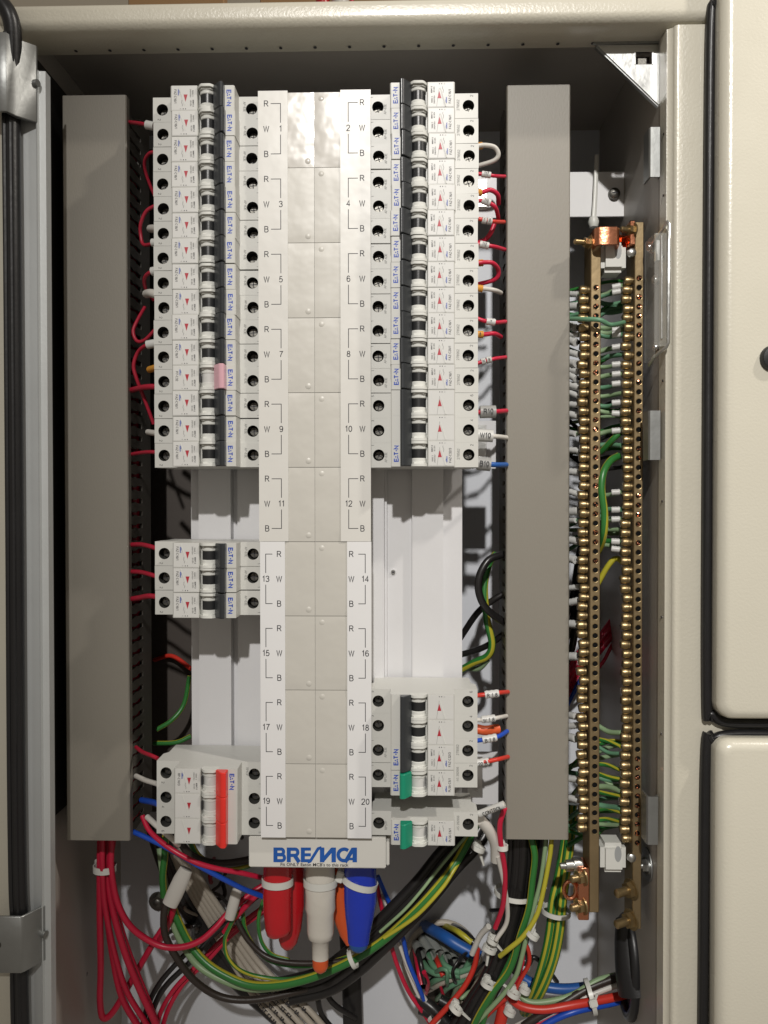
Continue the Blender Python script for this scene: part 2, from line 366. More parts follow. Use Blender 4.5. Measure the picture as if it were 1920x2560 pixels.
# neighbouring doors at the right
def rr_outline(x0, x1, z0, z1, r, n=6):
    o = []
    for cx, cz, a in ((x1-r, z1-r, 0), (x0+r, z1-r, 90), (x0+r, z0+r, 180), (x1-r, z0+r, 270)):
        o += [(cx+r*math.cos(math.radians(a+90*i/n)), cz+r*math.sin(math.radians(a+90*i/n))) for i in range(n+1)]
    return o
def door(label, x0, x1, z0, z1, rad=10, knob=None):
    t = thing('cabinet_door', label, 'cabinet door', ((x0+x1)/2, -25, z0), 'cream doors of the neighbouring compartments')
    ox, oz = (x0+x1)/2, z0
    mb = MB('door_paint'); rings = []
    R = 7; n = 6
    levels = [(0, 12)]+[(R-R*math.cos(math.radians(90*i/n)), -R*math.sin(math.radians(90*i/n))) for i in range(0, n+1)]
    outs = []
    for ins, y in levels:
        outs.append([(x-ox, y, z-oz) for x, z in rr_outline(x0+ins, x1-ins, z0+ins, z1-ins, max(.5, rad-ins*.6))])
    N = len(outs[0]); vs = [v for r_ in outs for v in r_]
    fs = [(a*N+i, a*N+(i+1) % N, (a+1)*N+(i+1) % N, (a+1)*N+i) for a in range(len(outs)-1) for i in range(N)]
    fs.append(tuple((len(outs)-1)*N+i for i in range(N))); mb.add(vs, fs)
    mb.build('door_panel', t, sharp=40)
    if knob:
        kx, kz = knob; mb = MB('black_plastic')
        mb.tube([(kx-ox, -6.9, kz-oz), (kx-ox, -9, kz-oz), (kx-ox, -11, kz-oz), (kx-ox, -11.6, kz-oz)], [8.6, 8.6, 7.4, 4], 24); mb.build('lock_knob', t)
    return t
xl = at(1793, 1000, -25).x
door('tall cream door of the neighbouring cabinet above the horizontal gap', xl, xl+130, at(1800, 1802, -32).z, 95, knob=(at(1938, 893, -36).x, at(1938, 893, -36).z))
door('lower cream cabinet door below the horizontal gap', xl-.4, xl+130, -850, at(1800, 1852, -32).z, 9)
g = thing('door_gasket', 'dark rubber gasket in the gap left of the tall cream door', 'gasket', (xl-4, -14, -850))
mb = MB('rubber')
zt, zb = at(1785, 1805, -18).z, at(1785, 1838, -18).z
p = catmull([Vector((xl+60, -16, zt-1)), Vector((xl+14, -16, zt-1)), Vector((xl+1, -16, zt+5)), Vector((xl-2.6, -16, zt+18)), Vector((xl-3, -16, -250)), Vector((xl-2.4, -16, 20)), Vector((xl+1, -17, 48)), Vector((xl+6, -18, 58))], 8)
mb.tube(p, 3.4, 10); mb.tube([a+Vector((-1.6, -2.8, 0)) for a in p], 1.0, 6)
o = mb.build('seal_strip', None); o.parent = g; o.matrix_parent_inverse = Matrix.Translation((-(xl-4)*S, .014, .85))
g = thing('door_gasket', 'dark rubber gasket around the lower cream door', 'gasket', (xl-4, -14, -850))
mb = MB('rubber')
p = catmull([Vector((xl+130, -16, zb)), Vector((xl+60, -16, zb)), Vector((xl+16, -16, zb)), Vector((xl+2, -16, zb-4)), Vector((xl-3.2, -16, zb-17)), Vector((xl-4.2, -16, -650)), Vector((xl-5, -16, -850))], 8)
mb.tube(p, 3.4, 10); mb.tube([a+Vector((-1.4, -2.8, 0)) for a in p], 1.0, 6)
o = mb.build('seal_strip', None); o.parent = g; o.matrix_parent_inverse = Matrix.Translation((-(xl-4)*S, .014, .85))
mb = MB('cream_paint'); mb.box(xl+4.5, xl+150, -12, -8, -850, 58); cb(mb, 'mullion')

# what shows above the top rail
mb = MB('room_wall'); mb.box(-900, 900, 420, 430, -850, 900); o = mb.build('wall'); tag(o, kind='structure')
mb = MB('wood'); p = at(320, 6, 300); q = at(560, 6, 300); mb.box(p.x, q.x, 300, 318, 60, 300); o = mb.build('wooden_board', bevel=1); tag(o, 'dark brown board showing above the left half of the top rail', 'board')
mb = MB('wood'); p = at(650, 6, 330); q = at(1480, 6, 330); mb.box(p.x, q.x, 330, 345, 60, 330, 'ferrule_orange' if 0 else 'wood'); o = mb.build('wooden_board', bevel=1); tag(o, 'long light brown board showing above the middle of the top rail', 'board')
for a, b, m, l in ((256, 284, 'w_white', 'white post above the top rail at the far left'), (405, 432, 'w_white', 'white post above the top rail beside the dark board'), (530, 600, 'w_white', 'pale wide post above the top rail right of the dark board'), (600, 650, 'w_cream', 'cream post left of the long board')):
    p = at(a, 6, 250); q = at(b, 6, 250); mb = MB(m); mb.box(p.x, q.x, 250, 262, 70, 200); o = mb.build('post', bevel=1.5); tag(o, l, 'post')
for a, b, m, l in ((788, 824, 'boot_red', 'red tube end above the middle of the top rail'), (828, 872, 'w_white', 'white tube end between red ones above the top rail'), (874, 884, 'w_red', 'thin red tube end above the top rail')):
    p = at(a, 6, 200); q = at(b, 6, 200); mb = MB(m); mb.cyl(((p.x+q.x)/2, 205, 75), ((p.x+q.x)/2, 205, 200), (q.x-p.x)/2, n=14); o = mb.build('pipe'); tag(o, l, 'pipe')

# ================================================================== DUCTS
def duct(label, x0, x1, zt, zb, side):
    y0, y1 = 30, 90
    t = thing('cable_duct', label, 'cable duct', ((x0+x1)/2, y1, zb), 'grey slotted cable ducts')
    ox, oz = (x0+x1)/2, zb; X0, X1, ZT = x0-ox, x1-ox, zt-zb; a, b = y0-y1, 0
    mb = MB('duct_grey')
    pr = [(X0, a+7), (X0, a+.8), (X0+.8, a), (X1-.8, a), (X1, a+.8), (X1, a+7), (X1-1.4, a+7), (X1-1.4, a+1.6), (X0+1.4, a+1.6), (X0+1.4, a+7)]
    mb.prism(pr, 0, ZT, 'z'); mb.build('cover', t, sharp=25)
    s = 1 if side == 'r' else -1; xs = X1-1.9 if side == 'r' else X0+1.9; xo = X0+1.9 if side == 'r' else X1-1.9
    mb = MB('duct_dark'); mb.box(min(xs, xs-s*1.5), max(xs, xs-s*1.5), -22, 0, 0, ZT); mb.build('side_wall', t)
    mb = MB('duct_dark'); mb.box(min(xo, xo+s*1.5), max(xo, xo+s*1.5), a+3, 0, 0, ZT); mb.build('side_wall', t)
    mb = MB('duct_dark'); mb.box(X0+2, X1-2, -1.5, 0, 0, ZT); mb.build('base', t)
    mb = MB('w_brownblack'); mb.box(X0+5, X1-9 if s > 0 else X1-5, a+8, -8, 4, ZT-4) if 0 else None
    pitch = 10.0; n = int(ZT/pitch); first = None
    hw = 3.1
    out = [(a+3, -hw), (-48, -hw), (-44, -hw-.0), (-41, -hw-.9), (-36, -hw-.9), (-33, -hw), (-28, -hw), (-22, -hw), (-22, hw), (-28, hw), (-33, hw), (-36, hw+.9), (-41, hw+.9), (-44, hw), (-48, hw), (a+3, hw)]
    for i in range(n):
        if first is None:
            mb = MB('duct_dark'); mb.prism(out, min(xs, xs-s*1.5), max(xs, xs-s*1.5), 'x'); f = mb.build('finger', t); first = f
        else: f = first.copy(); C.objects.link(f); f.parent = t
        f.location = (0, 0, (pitch*(i+.5))*S)
    for i, (fx, fy) in enumerate(((.3, -40), (.5, -34), (.7, -42), (.45, -20), (.8, -20))):
        mb = MB('w_black' if i % 2 else 'w_red'); X = x0+(x1-x0)*fx; mb.tube([Vector((X, 90+fy, zb-2)), Vector((X+1, 90+fy, (zb+zt)/2)), Vector((X, 90+fy, zt-30))], 4.2, 8); o = mb.build('cable'); tag(o, '%s %s cable running up inside the %s duct' % (ORD[i], ['red', 'black'][i % 2], 'left' if x0 < 0 else 'right'), 'cable', 'cables inside the ducts')
    return t
duct('grey cable duct left of the left breaker column, partly in shade', -251.5, -202.5, 17.5, -549.5, 'r')
duct('grey cable duct between the right breaker column and the brass bars', 84.3, 131.5, 20.8, -545.5, 'l')

# ================================================================== RACK
PIT_ = 17.7
zc = lambda k: -(k+.5)*PIT_
rack = thing('breaker_rack', 'white rail rack with numbered cover strip down the middle between breaker columns', 'rack', (-56, 60, -560))
def rk(mb, name, bevel=0, **k):
    o = mb.build(name, None, bevel, **k); o.parent = rack; o.matrix_parent_inverse = Matrix.Translation((.056, -.06, .56)); return o
mb = MB('rail_white')
# left pan cross-section (x,y): ridge = carrier rail
prL = [(-159, 47), (-151.5, 47), (-151, 39), (-126.2, 39), (-125.5, 47), (-122.2, 47), (-121.8, 43), (-92, 43), (-92, 50), (-159, 50)]
mb.prism(prL, -548, 0, 'z'); rk(mb, 'carrier_rail', sharp=25)
mb = MB('rail_white')
prR = [(-20, 43), (-19, 36), (-8, 36), (-7.4, 40), (-5.8, 40), (-5.4, 43.5), (13.2, 43.5), (13.6, 39), (37.4, 39), (37.8, 47), (52.4, 47), (52.4, 50), (-20, 50)]
mb.prism(prR, -548, 0, 'z'); rk(mb, 'carrier_rail', sharp=25)
mb = MB('screw_steel'); p = at(983, 1430, 43.3); mb.cyl((p.x, 43.6, p.z), (p.x, 43.1, p.z), 3.0, 2.8, 16, 'rail_white'); mb.cyl((p.x, 43.4, p.z), (p.x, 42, p.z), 2.0, 1.7, 14, 'zinc'); mb.box(p.x-.9, p.x+.9, 41.8, 42.05, p.z-.6, p.z+.6, 'ink'); rk(mb, 'rail_screw')
mb = MB('box_white'); mb.box(-93.5, -18.5, -2.6, 48, -531, -.5); rk(mb, 'busbar_housing', .6)
first = None
for row in range(10):
    for colm in (0, 1):
        gl = 'cover_gloss' if (row == 0) else 'cover_plastic'
        X0, X1 = ((-95.6, -56.3), (-56.1, -16.4))[colm]
        mb = MB(gl); zt, zb = -row*53.1-.25, -(row+1)*53.1+.1; nx, nz = 8, 10
        # slightly pillowed moulded plate
        vs = []; fs = []
        for j in range(nz+1):
            for i in range(nx+1):
                u, v = i/nx, j/nz
                e = min(u, 1-u, v*1.3, (1-v)*1.3)
                b_ = -.35*min(1, e*6)**.5 + random.uniform(-.05, .05)
                vs.append((X0+(X1-X0)*u, -4.35+b_, zb+(zt-zb)*v))
        for j in range(nz):
            for i in range(nx): a = j*(nx+1)+i; fs.append((a, a+1, a+nx+2, a+nx+1))
        mb.add(vs, fs); mb.box(X0, X1, -4.3, -2.7, zb, zt)
        dx = X1-4.5 if colm == 0 else X0+5
        for q, s_ in ((zb+4.5, 1), (zt-4.5, 1)):
            if (colm == 0) == (q < (zb+zt)/2): mb.tube([(dx, -4.6, q), (dx, -4.75, q), (dx, -4.9, q), (dx, -4.94, q)], [2.1, 1.6, .9, .2], 10)
        rk(mb, 'cover_plate', sharp=60)
def strip(x0, x1, k0, k1, m):
    mb = MB(m); mb.box(x0, x1, -5.35, -4.95, -k1*53.1+.2, -k0*53.1+(.8 if k0 == 0 else 0)); return rk(mb, 'label_strip')
STR = {}
STR[0, 0] = strip(-96.0, -75.0, 0, 6.0, 'paper'); STR[0, 1] = strip(-95.4, -77.6, 6.0, 10.0, 'paper_white')
STR[1, 0] = strip(-37.6, -16.2, 0, 6.0, 'paper'); STR[1, 1] = strip(-33.2, -15.9, 6.0, 10.0, 'paper_white')
YT = -5.38
for row in range(10):
    for side in (0, 1):
        mb = MB('ink'); num = str(row*2+1+side); low = row >= 6
        zR, zW, zB = [zc(row*3+i)+(0 if low else .6) for i in range(3)]
        if not low: lx, bx, hx = ((-90.2, -80.0, -87.0), (-22.2, -32.0, -25.2))[side]
        else: lx, bx, hx = ((-81.8, -91.4, -86.6), (-30.2, -20.3, -25.2))[side]
        for L, z in (('R', zR), ('W', zW), ('B', zB)): stext(mb, L, 3.95, lx, z, YT, wd=.15)
        stext(mb, num, 3.95, bx, zW, YT, wd=.15)
        for zz, sg in ((zR, 1), (zB, -1)):
            mb.stroke([(hx, zz), (bx, zz), (bx, zW+sg*4.2)], .52, YT)
        o = mb.build('lettering', STR[side, int(low)]); o['kind'] = 'stuff'
# name box under the cover strip
bt, bb = at(800, 2093, 0).z, at(800, 2170, 0).z; bx0, bx1 = at(622, 2130, 0).x, at(969, 2130, 0).x
mb = MB('box_white'); mb.box(bx0, bx1-1.2, 0, 46, bb, bt); mb.box(bx1-1, bx1+1.2, 2.2, 46, bb+1, bt-3.6); rk(mb, 'name_box', .7, seg=2, sharp=25)
mb = MB('logo_blue'); YL = -.12
def lp(zx, zy):
    p = at(600+zx/4.1475, 2080+zy/4.1475, 0); return (p.x, p.z)
kk = [0]
def st(pts, wd, close=False):
    kk[0] += 1; mb.stroke([lp(*q) for q in pts], wd/4.1475*.2868, YL-.008*kk[0], 'logo_blue', close)
def arcp(cx, cy, rx, ry, a0, a1, n=10): return [(cx+rx*math.cos(math.radians(a0+(a1-a0)*i/n)), cy-ry*math.sin(math.radians(a0+(a1-a0)*i/n))) for i in range(n+1)]
st([(368, 160), (368, 312)], 42)
st([(370, 176)]+arcp(428, 204, 24, 28, 90, -90)+[(370, 232)], 33); st([(370, 235)]+arcp(436, 266, 26, 30, 90, -90)+[(370, 296)], 33)
st([(506, 160), (506, 312)], 42); st([(508, 177)]+arcp(572, 209, 28, 32, 90, -90)+[(508, 241)], 34); st([(560, 232), (614, 312)], 42)
st([(652, 160), (652, 312)], 42)
for yy in (176, 235, 296): st([(655, yy), (735, yy)], 32)
st([(700, 312), (730, 300), (810, 172), (846, 160)], 30); st([(852, 160), (852, 312)], 46); st([(852, 300), (960, 174)], 40); st([(972, 160), (972, 312)], 46)
st(arcp(1080, 236, 62, 60, 48, 312, 14), 36)
st([(1090, 312), (1175, 170)], 40); st([(1190, 160), (1190, 312)], 46); st([(1120, 278), (1190, 278)], 26)
p = lp(770, 352); text(mb, "Fit ONLY Eaton MCB's to this rack", 3.2, p[0], p[1]+.9, YL-.1, m='ink', bold=.012, sx=1.07)
rk(mb, 'lettering')['kind'] = 'stuff'

# ================================================================== BREAKERS
UH, R_H = 6.8, 4.15
def module(mb, zoff, hw, body='breaker_grey'):
    """one pole: shaped body with two screw wells"""
    D = 38; a, b = zoff-hw, zoff+hw
    pr = [(0, 0), (17.4, 0), (17.4, -15.2), (18.2, -16), (36.2, -16), (36.6, -11), (48.6, -11), (48.9, -16), (61.4, -16), (62.2, -15.2), (62.2, 0), (78, 0), (78, 16), (75, 20), (75, D), (3, D), (3, 20), (0, 16)]
    n = len(pr)
    mb.prism(pr, a, b, 'z', body, skip=(0, 10))
    for cx, x0, x1 in ((UH, 0, 17.4), (78-UH, 62.2, 78)):
        angs = sorted([2*math.pi*i/20 for i in range(20)]+[math.atan2(zz-zoff, xx-cx) % (2*math.pi) for xx in (x0, x1) for zz in (a, b)])
        ci = []; co = []
        for t in angs:
            c, s_ = math.cos(t), math.sin(t)
            ci.append((cx+R_H*c, 0, zoff+R_H*s_))
            k = min(((x1-cx)/c if c > 1e-6 else 1e9), ((x0-cx)/c if c < -1e-6 else 1e9), (hw/s_ if s_ > 1e-6 else 1e9), (-hw/s_ if s_ < -1e-6 else 1e9))
            co.append((cx+k*c, 0, zoff+k*s_))
        N = len(angs)
        mb.add(ci+co, [(i, (i+1) % N, N+(i+1) % N, N+i) for i in range(N)], body)
        well = [(p[0], 9.0, p[2]) for p in ci]
        mb.add(ci+well, [(i, (i+1) % N, N+(i+1) % N, N+i) for i in range(N)], 'hole_dark')
        mb.add(well, [tuple(range(N))], 'hole_dark')
def screw(parent, u, z, ang):
    mb = MB('screw_steel'); mb.tube([(u, 9, z), (u, 6.6, z), (u, 6.0, z)], [3.4, 3.4, 2.8], 14)
    c, s_ = math.cos(ang), math.sin(ang)
    for (dx, dz) in ((c, s_), (-s_, c)):
        px_, pz_ = -dz*.35, dx*.35
        mb.quad([(u+dx*2.6+px_, 5.95, z+dz*2.6+pz_), (u-dx*2.6+px_, 5.95, z-dz*2.6+pz_), (u-dx*2.6-px_, 5.95, z-dz*2.6-pz_), (u+dx*2.6-px_, 5.95, z+dz*2.6-pz_)], 'ink')
    return mb.build('terminal_screw', parent)
def toggle(parent, zoff, hw, band=True):
    mb = MB('toggle_white'); cx, cy, r = 42.7, -11.2, 5.6
    def sec(z, k=1, m=None): return [(cx+k*r*math.cos(math.radians(t)), cy+k*r*math.sin(math.radians(t)), z) for t in range(180, 361, 15)]
    levels = [(-hw+1.9, 1.0, 0), (-3.6, 1.0, 0), (-3.2, .93, 1), (3.0, .93, 1), (3.4, 1.0, 0), (5.6, 1.0, 0), (6.2, 1.1, 0), (hw-1.9, 1.1, 0)]
    for (z0, k0, m0), (z1, k1, m1) in zip(levels, levels[1:]):
        A, B = sec(zoff+z0, k0), sec(zoff+z1, k1); N = len(A)
        mm = 'black_plastic' if (band and m0 and m1) else ('breaker_label' if (m0 and m1) else 'toggle_white')
        mb.add(A+B, [(i, i+1, N+i+1, N+i) for i in range(N-1)], mm)
    if not band: mb.box(37.0, 37.5, -16.2, -13, zoff-3, zoff+3.2, 'ink')
    # end flanges
    fl = [(36.3, -11), (36.3, -14.5), (38.6, -18.0), (40, -19.0), (45.6, -19.0), (47.2, -17.8), (49.3, -14.8), (49.3, -11)]
    for zz in (-hw, hw-1.9): mb.prism(fl, zoff+zz+.06, zoff+zz+1.84, 'z', 'toggle_white')
    fl2 = [(37.3, -11), (37.5, -14.8), (39.4, -17.2), (46.0, -17.2), (48.0, -14.8), (48.2, -11)]
    for zz in (-hw+1.8, hw-3.0): mb.prism(fl2, zoff+zz, zoff+zz+1.2, 'z', 'toggle_white')
    return mb.build('toggle', parent, sharp=40)
def lever(parent, z0, z1, m, breaks=()):
    mb = MB(m)
    wide = m in ('green_plastic', 'red_plastic', 'pink_plastic')
    zs = [z0]+sorted(breaks)+[z1]
    for a, b in zip(zs, zs[1:]):
        pr = [(55.6, -15.9), (55.6, -21.2), (54.8, -22.4), (53.2, -22.4), (52.2, -21.6), (47.6, -16.6), (47.2, -13), (48.7, -11.2), (48.9, -15.9)]
        if wide: pr = [(55.8, -15.9), (55.8, -22.8), (55.0, -24), (52.6, -24), (51.6, -23.2), (47.4, -17.6), (46.8, -13), (48.7, -11.2), (48.9, -15.9)]
        mb.prism(pr, a+.12, b-.12, 'z')
    return mb.build('lever', parent, .45, sharp=25)
def eaton(mb, x, z, y, h=3.4):
    k = h/3.4
    [stext(mb, L, 2.7*k, x, z+dz, y, 90, 'ink_blue', .28, sx=1.2) for L, dz in (('E', 4.3), ('T', -.1), ('N', -4.4))]
    for dx, dz in ((-.95, 2.75), (-.95, 1.6), (.4, 2.15), (0, -2.2)):
        mb.box(x+dx-.42, x+dx+.42, y-.01, y, z+dz-.42, z+dz+.42, 'ink_blue')
def print_pole(mb, z, kind, rating, left, pole=0, npole=1, num='2'):
    y = -16.22
    mb.box(18.3, 35.6, -16.14, -16.0, z-8.2, z+8.2, 'breaker_label')
    mb.quad([(26.7, y, z+2.5), (29.5, y, z+2.5), (28.1, y, z-2.5)], 'ink_red')
    mb.quad([(23.4, y-.35, z+8.1), (24.1, y-.35, z+8.1), (27.7, y-.02, z-4.6), (27.2, y-.02, z-4.9)], 'toggle_white')
    mb.quad([(29.9, y+.01, z+8.0), (30.1, y+.01, z+8.0), (28.25, y+.01, z-4.6), (28.05, y+.01, z-4.6)], 'ink_grey') if not left else None
    stext(mb, num, 1.9, 4.6, z-7.0, -.06, 90, 'ink', .12); stext(mb, '1' if num == '2' else str(int(num)-1), 1.7, 75.4, z-6.9, -.06, 90, 'ink', .12)
    last = (pole == 0)
    if last:
        stext(mb, rating, 1.5, 20.9, z+1.2, y, 90, 'ink', .16); text(mb, 'xEffect', 1.5, 23.3, z+3.9, y-.36, 90, 'ink_blue', .02)
        stext(mb, '240/415V~', .9, 31.6, z+3.2, y, 90, 'ink_grey', .2); stext(mb, '10000 3', .9, 33.2, z+3.4, y, 90, 'ink_grey', .2)
        stext(mb, 'IEC/EN', .9, 31.8, z-3.6, y, 90, 'ink_grey', .2); stext(mb, '60947-2', .9, 33.5, z-3.6, y, 90, 'ink', .2)
        mb.stroke([(25.6, z-1.2), (25.3, z-3.0), (26.0, z-4.6), (25.8, z-5.6)], .28, y, 'ink_grey')
        eaton(mb, 58.4, z, -16.03)
        stext(mb, {'rcbo': 'RPS7P', 'red': 'RP63F'}.get(kind, 'AP-63E'), 1.6, 66.0, z+1.6, -.06, 90, 'ink_grey', .16)
        if not left: stext(mb, '-AS 282656' if kind == 'rcbo' else '278562', 1.5 if kind == 'rcbo' else 1.7, 14.2, z-.6, -.06, 90, 'ink_grey', .16)
    mb.box(26.2, 26.8, y, y+.05, z-7.7, z-7.1, 'ink'); mb.box(27.8, 28.4, y, y+.05, z-7.7, z-7.1, 'ink')
    stext(mb, 'O', .8, 24.6, z-7.3, y, 90, 'ink_grey')
def breaker(name, label, cat, kind, rating, left, npole=1, group=None, nums=None):
    t = thing(name, label, cat, group=group)
    hw = 8.72 if npole == 1 else 8.83; offs = [PIT_*((npole-1)/2-i) for i in range(npole)]
    if not left: offs = offs[::-1]
    mb = MB('breaker_grey')
    for z in offs: module(mb, z, hw)
    body = mb.build('body', t, 0, sharp=30)
    pm = MB('ink')
    # local frame is turned over for the right column, so its bottom pole has the rating in both
    for i, z in enumerate(offs):
        first = (i == 0) if left else (i == npole-1)
        print_pole(pm, z, kind, rating, left, 0 if first else 1, npole, (nums or ['2'])[i])
    pm.build('lettering', body)['kind'] = 'stuff'
    for i, z in enumerate(offs):
        screw(body, UH, z, random.random()*3); screw(body, 78-UH, z, random.random()*3)
        toggle(t, z, hw-.02, band=kind in ('black',))
    lo, hi = min(offs)-hw, max(offs)+hw
    mcol = {'black': 'lever_grey', 'pink': 'pink_plastic', 'red': 'red_plastic', 'rcbo': 'green_plastic'}[kind]
    lever(t, lo, hi, mcol, [(offs[i]+offs[i+1])/2 for i in range(npole-1)] if (npole > 1 and left) else ())
    return t
def copy_tree(o, parent=None):
    c = o.copy(); C.objects.link(c); c.parent = parent
    for ch in list(o.children): copy_tree(ch, c)
    n = c.name.split('.')[0]
    if n == 'lever': c.location.x += random.uniform(-.2, .2)*S; c.location.y = random.uniform(-.25, .2)*S
    if n == 'terminal_screw': c.location.y = random.uniform(-1.5, 1.5)*S
    return c
XLo, XRo = -172.6, 60.2
def place(t, slot, left, npole=1, label=None):
    z = sum(zc(slot+i) for i in range(npole))/npole
    t.location = Vector((XLo+random.uniform(-.35, .35) if left else XRo+random.uniform(-.35, .35), random.uniform(-.25, .25), z))*S
    t.rotation_euler = (random.uniform(-.004, .004), (0 if left else math.pi)+random.uniform(-.006, .006), random.uniform(-.006, .006))
    if label: t['label'] = label
PH = ['letter R', 'letter W', 'letter B']; NW = ['no','one','two','three','four','five','six','seven','eight','nine','ten','eleven','twelve','thirteen','fourteen']
protoL = breaker('circuit_breaker', 'x', 'circuit breaker', 'black', 'FAZ-C16/1', True, group='single black-lever breakers of the left column')
protoR = breaker('circuit_breaker', 'x', 'circuit breaker', 'black', 'FAZ-C16/1', False, group='single black-lever breakers of the right column')
first = True
for s in [i for i in range(15) if i not in (8, 11)]+[18, 19, 20]:
    c = (s//3)*2+1
    o = protoL if first else copy_tree(protoL); first = False
    place(o, s, True, 1, 'left-column breaker with black lever, beside the %s of circuit %s' % (PH[s % 3], NW[c]))
tv = breaker('circuit_breaker', 'x', 'circuit breaker', 'black', 'FAZ-C25/1', True, group='single black-lever breakers of the left column'); place(tv, 8, True, 1, 'left-column breaker with black lever, beside the letter B of circuit five')
first = True
protoR2 = breaker('circuit_breaker', 'x', 'circuit breaker', 'black', 'FAZ-C20/1', False, group='single black-lever breakers of the right column')
for s in range(12):
    c = (s//3)*2+2
    if s in (8, 10): o = protoR2 if s == 8 else copy_tree(protoR2)
    else:
        o = protoR if first else copy_tree(protoR); first = False
    place(o, s, False, 1, 'right-column breaker with black lever, beside the %s of circuit %s' % (PH[s % 3], NW[c]))
t = breaker('circuit_breaker', 'left-column breaker with pink lever and black C32 print, beside letter B of circuit 7', 'circuit breaker', 'pink', 'P7-C32', True); place(t, 11, True)
t = breaker('triple_breaker', 'three-pole breaker with linked red levers at the foot of the left column', 'circuit breaker', 'red', 'RP-C10/3', True, 3, nums=['2', '4', '6']); place(t, 27, True, 3)
t = breaker('triple_breaker', 'three-pole breaker with joined black lever, right column beside circuit ten', 'circuit breaker', 'black', 'FAZ-C32/3', False, 3, group='three-pole black breakers of the right column', nums=['6', '4', '2'][::-1][::-1]); place(t, 12, False, 3)
t2 = copy_tree(t); place(t2, 24, False, 3, 'three-pole breaker with joined black lever, right column beside circuit eighteen')
t = breaker('circuit_breaker', 'green-lever breaker joined under the lower three-pole breaker, beside R of circuit 20', 'circuit breaker', 'rcbo', 'PLS6-C6/1', False, group='green-lever breakers of the right column'); place(t, 27, False)
t2 = copy_tree(t); place(t2, 29, False, 1, 'green-lever breaker standing alone below the gap, beside B of circuit 20')

# ================================================================== EARTH / NEUTRAL BARS
def bar(label, x0, x1, ztop, zbot, s0, s1, ns, wired, cu):
    t = thing('brass_bar', label, 'busbar', (x0, 31, zbot), 'drilled brass terminal bars')
    H = ztop-zbot; W = x1-x0
    mb = MB('brass'); mb.box(0, W, -11, 11, 0, H); mb.build('bar', t, .5)
    fs = None; fh = None
    for i in range(ns):
        z = s0+(s1-s0)*i/(ns-1)-zbot
        if fs is None:
            mb = MB('brass_screw'); mb.tube([(0, 0, 0), (-1.6, 0, 0), (-2.0, 0, 0), (-5.6, 0, 0), (-6.7, 0, 0), (-7.0, 0, 0)], [2.8, 2.8, 3.35, 3.4, 2.8, 1.6], 12)
            mb.box(-7.2, -6.5, -2.6, 2.6, -.4, .4, 'w_brownblack'); fs = mb.build('clamp_screw', t)
            mb = MB('ink'); mb.disc((W*.52, -11.06, 0), 2.15, 14, 'hole_black'); mb.tube([(W*.52+2.15*math.cos(a*math.pi/7), -11.1, 2.15*math.sin(a*math.pi/7)) for a in range(15)], .22, 5, 'brass_screw', caps=False); fh = mb.build('wire_hole', t); fo = fs; ho = fh
        else:
            fo = fs.copy(); C.objects.link(fo); fo.parent = t; ho = fh.copy(); C.objects.link(ho); ho.parent = t
        fo.location = (random.uniform(-1.4, .8)*S, (-4+random.uniform(-.3, .3))*S, (z+random.uniform(-.2, .2))*S); ho.location = (0, 0, z*S)
        fo.rotation_euler = (random.random()*3, random.uniform(-.05, .05), random.uniform(-.06, .06))
        if cu(i):
            mb = MB('copper')
            for q in range(4):
                a = random.random()*6.28; rr = 1.0; xx, zz = W*.52+math.cos(a)*rr, z+math.sin(a)*rr
                mb.cyl((xx, -10.9, zz), (xx+random.uniform(-.4, .4), -11.6-random.random()*.8, zz+random.uniform(-.4, .4)), .55, n=6)
            mb.build('wire_end', t)
    return t
B1 = (at(1475, 1500, 20).x, at(1500, 1500, 20).x); B2 = (at(1584, 1500, 20).x, at(1606, 1500, 20).x)
z = lambda py, Y=24: at(1500, py, Y).z
bar('left brass bar beside the right duct, its clamp screws facing the duct', B1[0], B1[1], z(590), z(2275), z(723), z(2073), 59, 0, lambda i: (i % 3 != 1) and i < 30)
bar('right brass bar next to the cream post, longer at the bottom', B2[0], B2[1], z(560), z(2315), z(700), z(2100), 61, 0, lambda i: (random.random() < .6 and i < 29) or i > 50)

def bolt(t, c, d, r=4, L=9, m='brass_screw', name='bolt'):
    c = Vector(c); d = Vector(d).normalized(); mb = MB(m)
    mb.tube([c, c+d*1.2], r*1.5, 16); mb.tube([c+d*1.2, c+d*4.8], r*1.12, 6); mb.tube([c+d*4.8, c+d*(L-.8), c+d*L], [r*.62, r*.62, r*.4], 10)
    return mb.build(name, t)
# copper link joining the bars at the top
t = thing('copper_link', 'bright copper link bent between the tops of both brass bars', 'copper link')
def ww(o, *a): return o
lz = at(1520, 592, 12).z; lh = 6.4; LX = B1[0]-151
mb = MB('copper')
a_ = at(1488, 600, 44); b_ = at(1540, 600, 40)
pr = [(151.4, 56), (151.6, 43), (152.4, 40.6), (154.6, 39.2), (166.2, 38.8), (168.4, 40), (169.6, 42.4), (171, 52), (174, 57), (179.8, 60), (179.6, 62.4), (173, 59.6), (168.8, 54), (167.4, 43), (166, 41.2), (155, 41.6), (154, 43), (153.6, 56)]
pr = [(x+LX, y-30) for x, y in pr]
mb.prism(pr, lz-lh, lz+lh, 'z'); mb.build('strap', t, .3, sharp=40)
bolt(t, (B1[0], 22, lz-1), (-1, -.25, 0), 3.3, 13); bolt(t, (B2[0]-1, 20, lz+7), (-1, -.35, 0), 3.6, 11)
mb = MB('copper'); mb.box(B2[0]-4.4, B2[0], 18, 40, lz-4, lz+14); mb.build('washer_stack', t, .8)
